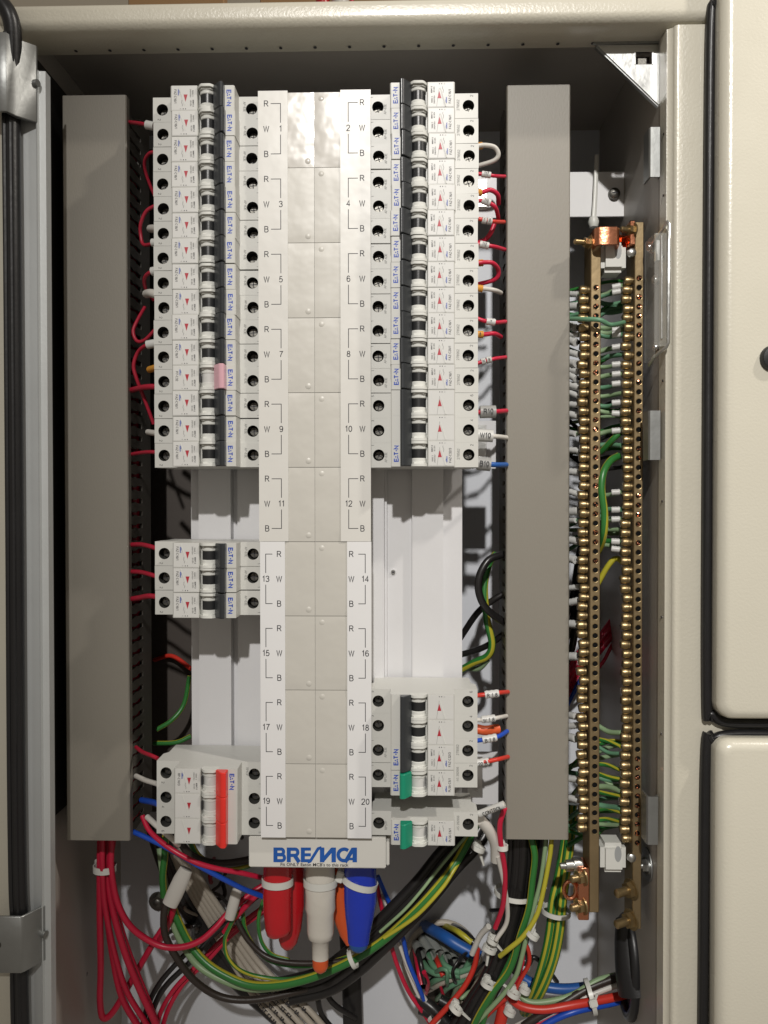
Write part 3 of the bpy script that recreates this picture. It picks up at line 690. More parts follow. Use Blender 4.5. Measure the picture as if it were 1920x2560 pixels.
# white insulators between the bars
for py, lab in ((650, 'white insulator block between the brass bars near their tops'), (2135, 'white insulator block between the brass bars near their lower ends')):
    c = at(1527, py, 30); t = thing('insulator', lab, 'insulator', c, 'white insulators holding the brass bars')
    mb = MB('nylon'); mb.box(-9.4, 9.6, -9, 12, -11, 11); mb.build('block', t, 3.4, seg=4, sharp=80)
    mb = MB('hole_dark'); mb.add([(3+2.6*math.cos(a*math.pi/8), -9.06, 4+6*math.sin(a*math.pi/8)) for a in range(16)], [tuple(range(16))], 'glue_grey'); mb.build('recess', t)
    mb = MB('zinc'); mb.tube([(12.6, -9.5, 2), (12.6, -11.6, 2), (12.6, -12.6, 2)], [3.4, 3.0, 1.2], 14); mb.build('screw', t)
# lug and studs on the lower ends
t = thing('cable_lug', 'copper lug bolted to the lower end of the left brass bar', 'cable lug')
for py in (2190, 2262):
    c = at(1472, py, 22); bolt(t, (B1[0]-4, c.y-1, c.z), (-1, -.35, -.06), 4.4, 11)
mb = MB('copper'); c = at(1470, 2226, 56); mb.box(B1[0]-8, B1[0]-.1, 19.5, 38, at(1470, 2290, 26).z, at(1470, 2160, 26).z)
mb.build('plate', t, .5)
mb = MB('zinc'); c = at(1400, 2165, 26); e = at(1452, 2162, 28)
mb.tube([c, c+(e-c)*.25, c+(e-c)*.26, c+(e-c)*.62, c+(e-c)*.63, e], [2.2, 2.4, 4.2, 4.2, 5.6, 5.6], 12); mb.build('stud', t)
mb = MB('copper'); c = at(1425, 2224, 28); mb.tube([c+Vector((4.6*math.cos(a*math.pi/8), 0, 6.6*math.sin(a*math.pi/8))) for a in range(17)], 1.6, 8, caps=False); mb.build('eyelet', t)
t = thing('terminal_bolt', 'upper brass bolt on the lower end of the right brass bar', 'bolt', group='brass bolts at the foot of the right bar')
c = at(1568, 2222, 22); bolt(t, (B2[0], c.y, c.z), (-1, -.45, -.08), 5.2, 15)
t = thing('terminal_bolt', 'lowest brass bolt on the lower end of the right brass bar', 'bolt', group='brass bolts at the foot of the right bar')
c = at(1568, 2298, 22); bolt(t, (B2[0], c.y, c.z), (-1, -.45, -.08), 5.2, 15)

# ================================================================== RIGHT-HAND METALWORK
# corner bracket with square cut-out
t = thing('corner_bracket', 'galvanised triangular corner bracket with a square hole under the top rail', 'bracket')
Yb = 9; P = lambda x, y: (at(x, y, Yb).x, at(x, y, Yb).z)
A, B_, D_ = P(1492, 112), P(1654, 112), P(1654, 268)
h0, h1 = P(1588, 130), P(1630, 161)
mb = MB('zinc')
for tri in ([A, B_, (B_[0], h0[1]), (h0[0], h0[1])], ):
    pass
# triangle as strips round the cut-out
def diagx(zv): # x of the diagonal at height z
    f = (A[1]-zv)/(A[1]-D_[1]); return A[0]+(D_[0]-A[0])*f
mb.prism([A, B_, (B_[0], h0[1]), (diagx(h0[1]), h0[1])], Yb, Yb+1.6, 'y')
mb.prism([(diagx(h0[1]), h0[1]), h0, (h0[0], h1[1]), (diagx(h1[1]), h1[1])], Yb, Yb+1.6, 'y')
mb.prism([(h1[0], h0[1]), (B_[0], h0[1]), (B_[0], h1[1]), (h1[0], h1[1])], Yb, Yb+1.6, 'y')
mb.prism([(diagx(h1[1]), h1[1]), (B_[0], h1[1]), (D_[0], D_[1]), ], Yb, Yb+1.6, 'y')
mb.build('plate', t)
mb = MB('zinc_dull'); mb.prism([(A[0], A[1]), (D_[0], D_[1]), (D_[0]-1.0, D_[1]-.2), (A[0]-.8, A[1]-1.0)], Yb+1, Yb+4, 'y'); mb.build('folded_flange', t)
mb = MB('zinc_dull'); mb.box(A[0]-3, B_[0], Yb-1, Yb+.2, A[1], A[1]+3.2); mb.build('top_flange', t)
mb = MB('screw_steel'); mb.box(h0[0]-.5, h1[0]+.5, Yb+7, Yb+8, h1[1]-.5, h0[1]+.5, 'w_brownblack'); mb.box(h0[0]+2.2, h1[0]-3, Yb+2.2, Yb+7, h1[1]+.4, h0[1]-3, 'screw_steel'); mb.build('cage_nut', t, .4)
mb = MB('zinc'); 
for xx in (h0[0]-.9, h1[0]-.2): mb.box(xx, xx+1.1, Yb-.6, Yb+2, h1[1]-.2, h0[1]+.2)
mb.build('cage_spring', t)
# three clips
for (a, b, c_, d_), lab in (((1622, 1650, 320, 444), 'upper galvanised clip on the edge of the cream post'), ((1621, 1651, 1027, 1150), 'middle galvanised clip on the edge of the cream post'), ((1616, 1645, 1990, 2110), 'lower galvanised clip on the edge of the cream post')):
    p = at(a, c_, -2); q = at(b, d_, -2)
    t = thing('edge_clip', lab, 'clip', (p.x, -2, q.z), 'galvanised clips on the post edge')
    W, H = q.x-p.x, p.z-q.z
    mb = MB('zinc_dull'); mb.prism([(0, 0), (.9, -1.4), (W-.6, -1.4), (W, -.4), (W, 3), (W-1.2, 3), (W-1.2, .2), (1.4, .2), (1.4, 12), (0, 12)], 0, H, 'z'); mb.build('folded_plate', t, 0, sharp=20)
# bracket + clear guard beside the bars
t = thing('bar_bracket', 'upright steel bracket with bolts holding the clear guard beside the bar tops', 'bracket')
p0, p1 = at(1676, 552, -16), at(1676, 872, -16)
mb = MB('zinc'); mb.prism([(0, 0)], 0, 1) if 0 else None
out = [(-17, p0.z), (1, p0.z-12.5), (2, p1.z+3), (-2, p1.z), (-17, p1.z+1.5)]
mb = MB('zinc'); X = p0.x-1.2
mb.tube([Vector((X-5.6, 8, p0.z-11)), Vector((X, -15, p0.z)), Vector((X+.2, -16.4, p0.z-3)), Vector((X+.1, -16.6, (p0.z+p1.z)/2)), Vector((X, -16.4, p1.z+4)), Vector((X-1.2, -15.4, p1.z+1)), Vector((X-6, -6, p1.z-3)), Vector((X-7, 4, p1.z-8))], 1.15, 8)
mb.tube([Vector((X-4.6, -15.5, p0.z-10)), Vector((X-4.4, -16, p1.z+7))], .7, 8)
mb.build('bent_edge', t)
mb = MB('clear_plastic'); mb.box(X-9, X-.6, -15.4, -14.9, p1.z+2, p0.z-8); mb.box(X-9.4, X-8.9, -15, 6, p1.z-6, p0.z-8); mb.build('clear_guard', t)
for py, xx in ((618, 1622), (700, 1636), (868, 1638)):
    c = at(xx, py, 8); bolt(t, (c.x+4, c.y+1, c.z), (-1, -.5, 0), 3.0, 6, 'zinc')
mb = MB('zinc'); c = at(1642, 620, 2); mb.box(c.x-1.6, c.x+1.6, -1, 3, at(1642, 655, 2).z, at(1642, 585, 2).z); mb.build('tab', t, .5)
t = thing('side_bolt', 'zinc bolt with wide washer on the side wall beside the lower insulator', 'bolt')
c = at(1622, 2170, 20); mb = MB('clear_plastic'); mb.tube([Vector((189.5, 26, c.z)), Vector((188.6, 26, c.z))], 12, 20, 'zinc_dull'); mb.build('washer', t)
bolt(t, (188.4, 24, c.z), (-1, -.1, 0), 4.2, 8, 'zinc')
# white plate at the back, right of the right duct
t = thing('back_bracket', 'shiny galvanised plate deep in the cabinet above the brass bars', 'plate')
p, q = at(1400, 430, 98), at(1574, 541, 98)
mb = MB('zinc'); mb.box(p.x, q.x, 98, 100, q.z, p.z, 'paper_white'); mb.build('plate', t, .4)
c = at(1536, 484, 96); mb = MB('zinc'); mb.tube([(c.x, 97.8, c.z), (c.x, 95, c.z), (c.x, 93.4, c.z)], [5, 4.6, 2], 18, 'screw_steel'); mb.box(c.x-2.4, c.x+2.4, 93.2, 93.5, c.z-.5, c.z+.5, 'ink'); mb.build('screw', t)
t = thing('side_bracket', 'folded plate catching a red tint beside the shiny back plate', 'bracket')
p, q = at(1584, 432, 120), at(1640, 540, 120)
mb = MB('alu'); mb.prism([(p.x, q.z), (p.x, p.z), (p.x+24, p.z), (p.x+24, p.z-14)], 120, 122, 'y'); mb.build('plate', t, .3)
t = thing('cable_tie', 'nylon tie hanging in front of the shiny back plate', 'cable tie', group='nylon cable ties')
mb = MB('nylon'); a = at(1492, 430, 94); b = at(1484, 556, 90); mb.tube([a+Vector((0, 0, 14)), a.lerp(b, .5), b], [1.8, 1.8, 2.0], 8, flat=.4); mb.build('strap', t)
mb = MB('nylon'); mb.tube([b+Vector((0, 0, 4)), b, b-Vector((0, 0, 4))], [3.4, 4.6, 3.4], 10); mb.build('head', t)
t = thing('black_strap', 'black strap hanging beside the shiny back plate', 'strap')
mb = MB('rubber'); p = catmull([at(1560, 345, 112), at(1575, 352, 112), at(1582, 380, 112), at(1579, 460, 112), at(1576, 545, 112), at(1568, 580, 112)], 5); mb.tube(p, [3.6+2.5*max(0, 1-i/8) for i in range(len(p))], 8); mb.build('band', t)
# galvanised pieces seen between right breakers and right duct
for (a, b, c_, d_), lab in (((1180, 1242, 440, 545), 'bright galvanised tab behind wires near the top of the right column'), ((1180, 1240, 1052, 1172), 'bright galvanised tab behind the R10 and W10 sleeves'), ((1155, 1246, 1880, 2012), 'pale galvanised plate behind the lowest green breaker')):
    p, q = at(a, c_, 62), at(b, d_, 62)
    mb = MB('rail_white'); mb.box(p.x, q.x, 62, 64, q.z, p.z); mb.box(p.x+4, (p.x+q.x)/2+2, 61, 62, q.z+6, p.z-3, 'zinc'); o = mb.build('mounting_tab', bevel=.3); tag(o, lab, 'plate', 'galvanised tabs beside the right column')
# grommet in the side wall
t = thing('cable_grommet', 'large black rubber grommet in the right side wall with wires passing through', 'grommet')
zc_ = at(1590, 2420, 70).z; mb = MB('rubber')
Rg = 38; cy = 72
ring = [Vector((188, cy+Rg*.62*math.cos(a*math.pi/16), zc_+Rg*math.sin(a*math.pi/16))) for a in range(33)]
mb.tube(ring, 4.2, 10, caps=False); mb.build('rim', t)
mb = MB('ink'); mb.add([(189.3, cy+Rg*.6*math.cos(a*math.pi/12), zc_+Rg*.97*math.sin(a*math.pi/12)) for a in range(24)], [tuple(range(24))]); mb.build('opening', t)
mb = MB('rubber'); p = catmull([at(1568, 2300, 70), at(1570, 2360, 66), at(1578, 2430, 60), at(1590, 2480, 56)], 5)
mb.tube(p, [9+ (i*.35) for i in range(len(p))], 14); mb.build('sleeve_tube', t)
# bolts in the cabinet walls
for px, py, lab in ((212, 2432, 'dull bolt on the left side wall near the red wires'), (396, 2252, 'dull bolt head beside the white sleeve on the black cable')):
    Yv = 100 if px < 300 else 178
    c = at(px, py, Yv); t = thing('wall_bolt', lab, 'bolt', group='dull bolts in the cabinet walls')
    d = (1, -.4, 0) if px < 300 else (0, -1, 0); bolt(t, (c.x-(6 if px < 300 else 0), c.y, c.z), d, 5 if px < 300 else 6, 9 if px < 300 else 6, 'screw_steel')
exec_wires = True
# ================================================================== BREAKER-SIDE WIRES, right column
GR = 'wires between the right breakers and the duct'
RW = [  # (points, radius, material, label, sleeves[(xa,ya,xb,yb,text,mat)])
 ([(1190, 366, 16), (1210, 363, 16), (1236, 368, 18), (1246, 386, 20), (1234, 402, 22), (1190, 416, 26)], 1.9, 'w_white', 'white wire loop with orange ferrule beside R and W of circuit 2', [(1192, 366, 1206, 364, None, 'ferrule_orange')]),
 ([(1190, 434, 16), (1212, 436, 16), (1236, 440, 18), (1262, 441, 30)], 1.5, 'w_red', 'red wire with printed sleeve, topmost straight one right of the column', [(1204, 435, 1227, 438, '117', 'sleeve')]),
 ([(1190, 482, 18), (1206, 481, 18), (1226, 475, 20), (1244, 487, 24), (1246, 510, 32)], 2.0, 'w_red', 'red wire with orange ferrule curling before the bright tab', [(1192, 482, 1204, 481, None, 'ferrule_orange')]),
 ([(1190, 502, 16), (1212, 503, 15), (1236, 516, 16), (1244, 536, 24), (1246, 556, 34)], 1.8, 'w_red', 'red wire with white sleeve bending down before the bright tab', [(1205, 500, 1226, 508, '110', 'sleeve')]),
 ([(1190, 546, 14), (1210, 550, 14), (1236, 554, 16), (1260, 555, 30)], 1.7, 'w_redo', 'bright red straight wire with two white sleeves beside circuit 4', [(1205, 550, 1216, 552, '1', 'sleeve'), (1218, 552, 1230, 553, '8', 'sleeve')]),
 ([(1236, 560, 26), (1228, 580, 26), (1214, 598, 28), (1190, 610, 32)], 2.0, 'w_red', 'dark red wire curving back under the bright red one', []),
 ([(1190, 608, 14), (1214, 613, 14), (1238, 617, 18), (1262, 624, 32)], 1.7, 'w_red', 'red wire with ribbed white sleeve beside B of circuit 4', [(1199, 610, 1222, 615, '112', 'sleeve')]),
 ([(1190, 658, 15), (1210, 656, 15), (1232, 658, 18), (1246, 675, 26), (1238, 698, 30), (1190, 712, 34)], 1.9, 'w_red', 'red wire loop with orange ferrule beside R of circuit 6', [(1192, 658, 1208, 657, '6', 'ferrule_orange')]),
 ([(1190, 720, 15), (1215, 722, 15), (1238, 726, 18), (1252, 732, 30)], 1.9, 'w_white', 'white wire with orange ferrule beside circuit 6', [(1192, 720, 1207, 722, None, 'ferrule_orange')]),
 ([(1190, 795, 14), (1214, 803, 14), (1240, 806, 18), (1264, 804, 30)], 1.7, 'w_red', 'red wire with broad white flag sleeve beside R of circuit 8', [(1216, 803, 1238, 806, 'Y', 'sleeve')]),
 ([(1190, 836, 15), (1212, 836, 15), (1236, 834, 18), (1252, 842, 32)], 1.9, 'w_red', 'red wire with orange ferrule below R of circuit 8', [(1192, 836, 1208, 836, '8', 'ferrule_orange')]),
 ([(1190, 909, 14), (1214, 902, 14), (1240, 896, 18), (1264, 893, 30)], 1.6, 'w_red', 'red wire with two narrow sleeves beside W of circuit 8', [(1203, 905, 1213, 902, 'N', 'sleeve'), (1216, 901, 1228, 898, '8', 'sleeve')]),
 ([(1190, 1031, 14), (1214, 1030, 13), (1240, 1029, 16), (1266, 1027, 28)], 2.0, 'w_red', 'red wire with wide grey sleeve printed R10', [(1200, 1030, 1239, 1029, 'R10', 'glue_sleeve')]),
 ([(1190, 1090, 14), (1214, 1090, 13), (1240, 1091, 16), (1266, 1094, 28)], 2.0, 'w_white', 'white wire with wide sleeve printed W10', [(1192, 1088, 1232, 1090, 'W10', 'sleeve')]),
 ([(1190, 1158, 14), (1214, 1160, 13), (1240, 1162, 16), (1266, 1162, 28)], 2.2, 'w_bluem', 'blue wire with grey sleeve printed B10', [(1193, 1158, 1226, 1161, 'B10', 'glue_sleeve')]),
 ([(1190, 1739, 14), (1216, 1736, 13), (1246, 1732, 16), (1270, 1730, 28)], 1.9, 'w_redo', 'red wire with sleeve printed R18', [(1212, 1737, 1247, 1733, 'R 1 8', 'sleeve')]),
 ([(1190, 1800, 14), (1216, 1799, 13), (1246, 1794, 16), (1266, 1790, 28)], 1.8, 'w_white', 'white wire with sleeve printed W18', [(1204, 1799, 1238, 1795, 'W 1 8', 'sleeve')]),
 ([(1190, 1852, 14), (1216, 1848, 13), (1246, 1841, 16), (1268, 1828, 28)], 1.9, 'w_blue', 'blue wire with sleeve printed B18', [(1206, 1850, 1242, 1843, 'B 1 8', 'sleeve')]),
 ([(1190, 1822, 26), (1214, 1826, 26), (1246, 1822, 30)], 4.2, 'w_orange', 'thick orange-red wire behind the W18 and B18 wires', []),
 ([(1190, 1908, 14), (1216, 1904, 13), (1246, 1898, 16), (1270, 1892, 28)], 1.9, 'w_redo', 'red wire leaving a long white sleeve beside the upper green breaker', [(1190, 1908, 1222, 1903, '20 R', 'sleeve')]),
]
mat('glue_sleeve', (.30, .30, .29), .4, vary=.05)
for pts, r, m, lab, sl in RW:
    o, P = wire('wire', lab, 'wire', pts, r*.88, m, GR)
    for xa, ya, xb, yb, tx, sm in sl:
        wide = tx and len(tx) == 3 and tx[0] in 'RWB'
        ydep = [p for p in pts if p[0] <= (xa+xb)/2][-1][2] if any(p[0] <= (xa+xb)/2 for p in pts) else pts[0][2]
        big = r*(2.3 if wide else (1.5 if sm == 'sleeve' else 1.35))
        sleeve(o, (xa, ya, ydep), (xb, yb, ydep+.3), big, tx, sm, size=4.6 if wide else (3.4 if tx and ' ' in tx else 2.4), rings=not wide)
o, P = wire('wire', 'white wire sleeve printed CONTROL reaching up to the duct', 'wire', [(1186, 2042, 10), (1200, 2034, 8), (1230, 2023, 4), (1262, 2010, 2)], 2.0, 'w_white', GR)
sleeve(o, (1198, 2035, 8), (1260, 2011, 2), 2.7, 'CONTROL', 'sleeve', size=3.6, rings=False)
for j, (pts, r, m, lab) in enumerate((
 ([(1200, 2050, 20), (1222, 2075, 24), (1238, 2110, 30), (1240, 2150, 36)], 4.2, 'w_white', 'broad white cable bending down from the lone green breaker'),
 ([(1262, 2020, 20), (1250, 2060, 22), (1252, 2110, 26), (1262, 2180, 34), (1258, 2260, 44), (1238, 2320, 52)], 2.0, 'w_red', 'pink-red wire dropping beside the foot of the right duct'),
 ([(1244, 2140, 30), (1262, 2220, 40), (1268, 2300, 52), (1240, 2350, 56)], 1.8, 'w_white', 'thin white wire dropping beside the foot of the right duct'))):
    wire('wire', lab, 'wire', pts, r, m)

# ---- left column wires
GL = 'red wires between the left duct and the left breakers'
LW = [
 ([(318, 305, 40), (345, 308, 24), (372, 313, 16), (392, 316, 14)], 1.9, 'topmost red wire left of the column with white sleeve', [(366, 312, 386, 316)]),
 ([(394, 380, 14), (374, 383, 18), (362, 402, 24), (364, 430, 30), (378, 470, 36), (392, 500, 40)], 1.7, 'red wire arching beside letter B of circuit 1', []),
 ([(392, 512, 20), (366, 528, 22), (352, 560, 24), (352, 588, 26), (360, 612, 24), (392, 606, 14)], 1.8, 'red wire loop beside circuit 3 ending in a pale sleeve', [(381, 607, 392, 606)]),
 ([(392, 676, 14), (370, 684, 18), (361, 700, 24), (366, 726, 32), (384, 750, 40)], 1.9, 'short red loop beside letter W of circuit 5', [(380, 679, 392, 676)]),
 ([(362, 768, 40), (344, 800, 32), (333, 828, 28), (342, 852, 26), (362, 850, 24), (392, 820, 20)], 1.8, 'red wire forming a U beside letter R of circuit 7', []),
 ([(392, 858, 14), (364, 864, 18), (344, 882, 24), (334, 915, 26), (342, 948, 28), (362, 1000, 34), (384, 1060, 40)], 1.9, 'long red wire with wide white sleeve beside circuit 7', [(368, 862, 390, 858)]),
 ([(326, 976, 38), (350, 970, 26), (372, 967, 18), (394, 967, 14)], 2.9, 'thick straight red wire beside letter B of circuit 7', []),
 ([(326, 1136, 40), (350, 1132, 28), (372, 1130, 18), (394, 1131, 14)], 1.9, 'straight red wire entering the duct beside letter B of circuit 9', []),
 ([(326, 1362, 38), (350, 1361, 28), (372, 1365, 18), (394, 1372, 14)], 2.4, 'red wire to the breaker at letter R of circuit 13', []),
 ([(326, 1429, 38), (350, 1430, 28), (372, 1435, 18), (394, 1442, 14)], 2.3, 'red wire to the breaker at letter W of circuit 13', []),
 ([(326, 1498, 38), (350, 1494, 28), (372, 1490, 18), (394, 1492, 14)], 2.7, 'red wire to the breaker at letter B of circuit 13', []),
 ([(340, 1868, 40), (356, 1880, 28), (376, 1888, 18), (394, 1896, 14)], 2.0, 'red wire to the top pole of the red-lever breaker', []),
]
for pts, r, lab, sl in LW:
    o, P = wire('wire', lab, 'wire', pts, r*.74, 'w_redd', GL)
    for xa, ya, xb, yb in sl: sleeve(o, (xa, ya, 15), (xb, yb, 14), r*1.7, None, 'sleeve', rings=False)
for pts, r, m, lab in (
 ([(366, 735, 30), (378, 733, 20), (394, 738, 14)], 3.2, 'w_white', 'stub of white wire between circuits 5 and 7 at the left'),
 ([(376, 572, 30), (394, 572, 14)], 3.0, 'w_white', 'stub of white wire beside circuit 3 at the left'),
 ([(374, 924, 26), (394, 918, 14)], 2.6, 'ferrule_orange', 'small orange ferrule above the thick red wire'),
 ([(370, 1080, 30), (394, 1084, 14)], 2.2, 'w_white', 'small white stub beside letter W of circuit 9'),
 ([(340, 1940, 40), (362, 1950, 26), (394, 1960, 14)], 1.9, 'w_white', 'white wire to the red-lever breaker at its upper pole'),
 ([(354, 2000, 40), (380, 2005, 24), (396, 2010, 14)], 2.2, 'w_blue', 'dark blue wire to the middle pole of the red-lever breaker'),
 ([(368, 2042, 34), (392, 2064, 26), (430, 2096, 22), (446, 2112, 30)], 2.2, 'w_white', 'white wire passing under the foot of the red-lever breaker'),
 ([(386, 1650, 150), (430, 1640, 140), (478, 1672, 130)], 2.0, 'w_redo', 'faint red wire deep behind the left rail')):
    wire('wire', lab, 'wire', pts, r, m)
for pts, lab in (
 ([(474, 1690, 120), (460, 1760, 118), (430, 1800, 112), (392, 1824, 110)], 'faint earth wire deep behind the left rail, upper'),
 ([(478, 1840, 110), (440, 1856, 108), (384, 1858, 110)], 'faint earth wire deep behind the left rail, lower')):
    wire('earth_wire', lab, 'wire', pts, 2.0, 'earth')

# ---- cables in the gap right of the rail
GC = 'cables in the gap between right rail and right duct'
wire('cable', 'black cable looping left out of the right duct', 'cable', [(1275, 1386, 60), (1250, 1388, 56), (1220, 1402, 52), (1199, 1440, 50), (1198, 1484, 50), (1220, 1526, 52), (1275, 1566, 60)], 3.0, 'w_black', GC)
wire('earth_wire', 'green and yellow wire hanging in the gap right of the rail', 'wire', [(1240, 1385, 80), (1222, 1410, 76), (1211, 1470, 72), (1218, 1550, 70), (1230, 1608, 72), (1219, 1640, 76), (1182, 1658, 84), (1130, 1690, 100)], 3.0, 'earth', GC, twist=.02)
wire('cable', 'black cable rising from the rail to the duct below the loop', 'cable', [(1275, 1476, 70), (1230, 1502, 72), (1192, 1534, 80), (1150, 1596, 100)], 2.6, 'w_black', GC)
wire('cable', 'lower black cable crossing behind the hanging earth wire', 'cable', [(1275, 1570, 70), (1240, 1600, 78), (1200, 1622, 88), (1140, 1640, 100)], 2.6, 'w_black', GC)
wire('earth_wire', 'pale earth wire vanishing behind the lower rail end', 'wire', [(1219, 1650, 80), (1195, 1672, 88), (1150, 1668, 100)], 2.2, 'w_pale', GC)

# ---- wires at the brass bars
ys = [716, 730, 812, 826, 838, 868, 888, 912, 936, 960, 984, 1008, 1036, 1078, 1116, 1232, 1276, 1300, 1326, 1356, 1376]
c_ = 0
for i, y in enumerate(ys):
    m = ['w_pale', 'w_teal', 'w_pale', 'w_pale', 'w_teal'][i % 5] if y != 1356 else 'w_green'
    slope = [20, 14, 6, 4, -4, 12, 10, 6, 8, 10, 8, 6, -10, 8, -2, 6, 4, 4, -10, -4, -14][i]
    b = at(1562, y-2, 30); b.x = B2[0]-6
    a = at(1494, y+slope, 46)
    mid = a.lerp(b, .5)+Vector((0, 4, random.uniform(-1.5, 1.5)))
    o, P = wire('earth_wire', '%s %s wire from the top between the brass bars' % (ORD[c_], 'green' if m != 'w_pale' else 'pale green'), 'wire', [a, mid, b], random.uniform(1.6, 2.1), m, 'thin green wires between the brass bars'); c_ += 1
    if i % 4 != 2: sleeve(o, b+Vector((-7.5, 1.5, -slope*.05)), b+Vector((-1.5, .3, 0)), 2.3, None, 'sleeve')
ys = [1832, 1866, 1884, 1926, 1948, 1978, 1990, 2020, 2030, 2054, 2062]
for i, y in enumerate(ys):
    m = ['w_pale', 'earth', 'w_teal', 'earth', 'earth'][i % 5]
    b = at(1562, y, 30); b.x = B2[0]-6; a = at(1494, y-(18 if i < 3 else 22-i*2), 48)
    wire('earth_wire', '%s earth wire from the top in the lower cluster between the brass bars' % ORD[i], 'wire', [a, a.lerp(b, .5)+Vector((0, random.uniform(0, 5), random.uniform(-2.5, .6))), b], random.uniform(1.5, 2.3), m, 'lower cluster of earth wires between the bars', twist=.05)
wire('earth_wire', 'long green wire crossing in front of the left brass bar', 'wire', [(1400, 796, 44), (1432, 797, 30), (1462, 798, 16), (1500, 800, 10), (1526, 812, 14), (1560, 806, 24)], 1.7, 'w_teal')
wire('earth_wire', 'long bowed green and yellow wire between the brass bars', 'wire', [(1546, 1140, 34), (1526, 1152, 28), (1509, 1180, 22), (1504, 1222, 20), (1511, 1280, 20), (1510, 1330, 22), (1500, 1368, 34), (1480, 1400, 50)], 2.7, 'earth', twist=.022)
wire('earth_wire', 'short yellow and green wire above the bowed one', 'wire', [(1480, 1145, 52), (1504, 1128, 42), (1530, 1100, 34), (1548, 1084, 32)], 2.2, 'earth')
wire('earth_wire', 'yellow wire angled between the bars below the bowed wire', 'wire', [(1494, 1460, 46), (1520, 1415, 42), (1540, 1396, 40), (1560, 1408, 34)], 2.2, 'w_yellow')
for i, (pts, r) in enumerate((([(1300, 1920, 120), (1400, 1780, 124), (1450, 1690, 128), (1520, 1600, 134), (1575, 1540, 140)], 3.2), ([(1300, 1900, 124), (1400, 1760, 126), (1440, 1670, 130), (1510, 1590, 136), (1570, 1520, 140)], 3.2),
    ([(1300, 1880, 128), (1400, 1740, 130), (1434, 1650, 132), (1506, 1585, 138), (1560, 1505, 142)], 3.2), ([(1400, 1800, 118), (1440, 1720, 122), (1500, 1665, 128), (1526, 1620, 132), (1540, 1590, 138)], 1.6), ([(1380, 1720, 124), (1424, 1680, 128), (1470, 1630, 132), (1540, 1560, 140)], 3.2))):
    wire('wire', '%s red wire from the left in the diagonal bundle behind the brass bars' % ORD[i], 'wire', pts, r, 'w_red', 'red bundle behind the brass bars')
wire('wire', 'dark blue wire under the red bundle behind the left brass bar', 'wire', [(1400, 1800, 110), (1430, 1740, 116), (1450, 1700, 122)], 1.8, 'w_blue')
# printed sleeves crowding out of the duct left of the left bar
ys = [735, 764, 820, 836, 856, 886, 908, 928, 946, 968, 990, 1012, 1040, 1084, 1126, 1180, 1236, 1276, 1300, 1352, 1400, 1466, 1500, 1560, 1640, 1790, 1812, 1846, 1948, 2000]
for i, y in enumerate(ys):
    lng = random.choice([1446, 1448, 1440, 1450]); dy = random.uniform(-8, 6)
    m = random.choice(['w_black', 'w_pale', 'w_teal', 'w_black']) if y < 1700 else random.choice(['w_redo', 'w_pale', 'w_teal'])
    o, P = wire('wire', '%s sleeved wire from the top leaving the duct towards the left bar' % ORD[i], 'wire', [(1408, y+dy*2, 50), (1428, y+dy, 42), (lng+8, y, 34)], 1.6, m, 'sleeved wires between right duct and left bar')
    sleeve(o, (1424, y+dy*1.1, 42), (lng, y+1, 35), random.uniform(1.9, 3.2), random.choice(['W', '10', 'B', None, 'R']) if i != 20 else '10', 'sleeve', size=3.0)
for i, (y0, y1) in enumerate(((1380, 1500), (1440, 1560), (1480, 1620))):
    wire('cable', '%s dark cable from the top rising behind the left brass bar' % ORD[i], 'cable', [(1400, y1+60, 100), (1430, y1, 96), (1450, y0, 90), (1470, y0-60, 92)], 3.0, 'w_black', 'dark cables behind the left bar')

# ---- bottom left: red wires out of the left duct
GB = 'red wires hanging from the left duct'
for pts, r, lab in (
 ([(251, 2060, 70), (251, 2110, 70), (250, 2170, 68), (250, 2300, 80), (252, 2420, 92), (250, 2500, 98), (258, 2544, 102), (284, 2528, 104), (330, 2450, 108), (382, 2360, 112), (420, 2300, 116), (440, 2255, 120)], 2.8, 'leftmost hanging red wire turning back up to the right'),
 ([(262, 2060, 76), (262, 2110, 76), (258, 2170, 74), (266, 2270, 84), (282, 2390, 94), (304, 2490, 100), (342, 2560, 104), (380, 2620, 106)], 2.8, 'red hanging wire second from the left'),
 ([(270, 2060, 72), (271, 2110, 72), (266, 2170, 70), (284, 2280, 78), (312, 2380, 84), (348, 2470, 90), (392, 2565, 96), (420, 2640, 100)], 2.9, 'red hanging wire crossing the returning one near the bottom'),
 ([(278, 2060, 66), (279, 2110, 66), (278, 2168, 66), (289, 2240, 70), (312, 2296, 74), (346, 2334, 78), (400, 2364, 80), (452, 2368, 80), (500, 2352, 82), (540, 2318, 86), (575, 2278, 92), (640, 2225, 100), (720, 2180, 110)], 2.6, 'rightmost red wire swinging over to the white sleeve'),
 ([(256, 2060, 64), (256, 2110, 64), (256, 2168, 64), (262, 2260, 74), (286, 2380, 86), (318, 2480, 94), (372, 2570, 100), (400, 2640, 104)], 2.4, 'thin red wire between the hanging ones'),
 ([(283, 2060, 78), (282, 2110, 78), (272, 2168, 76), (286, 2260, 84), (322, 2380, 92), (362, 2480, 98), (396, 2570, 102), (420, 2640, 104)], 2.4, 'red hanging wire furthest back in the bundle')):
    wire('wire', lab, 'wire', pts, r, 'w_red', GB)
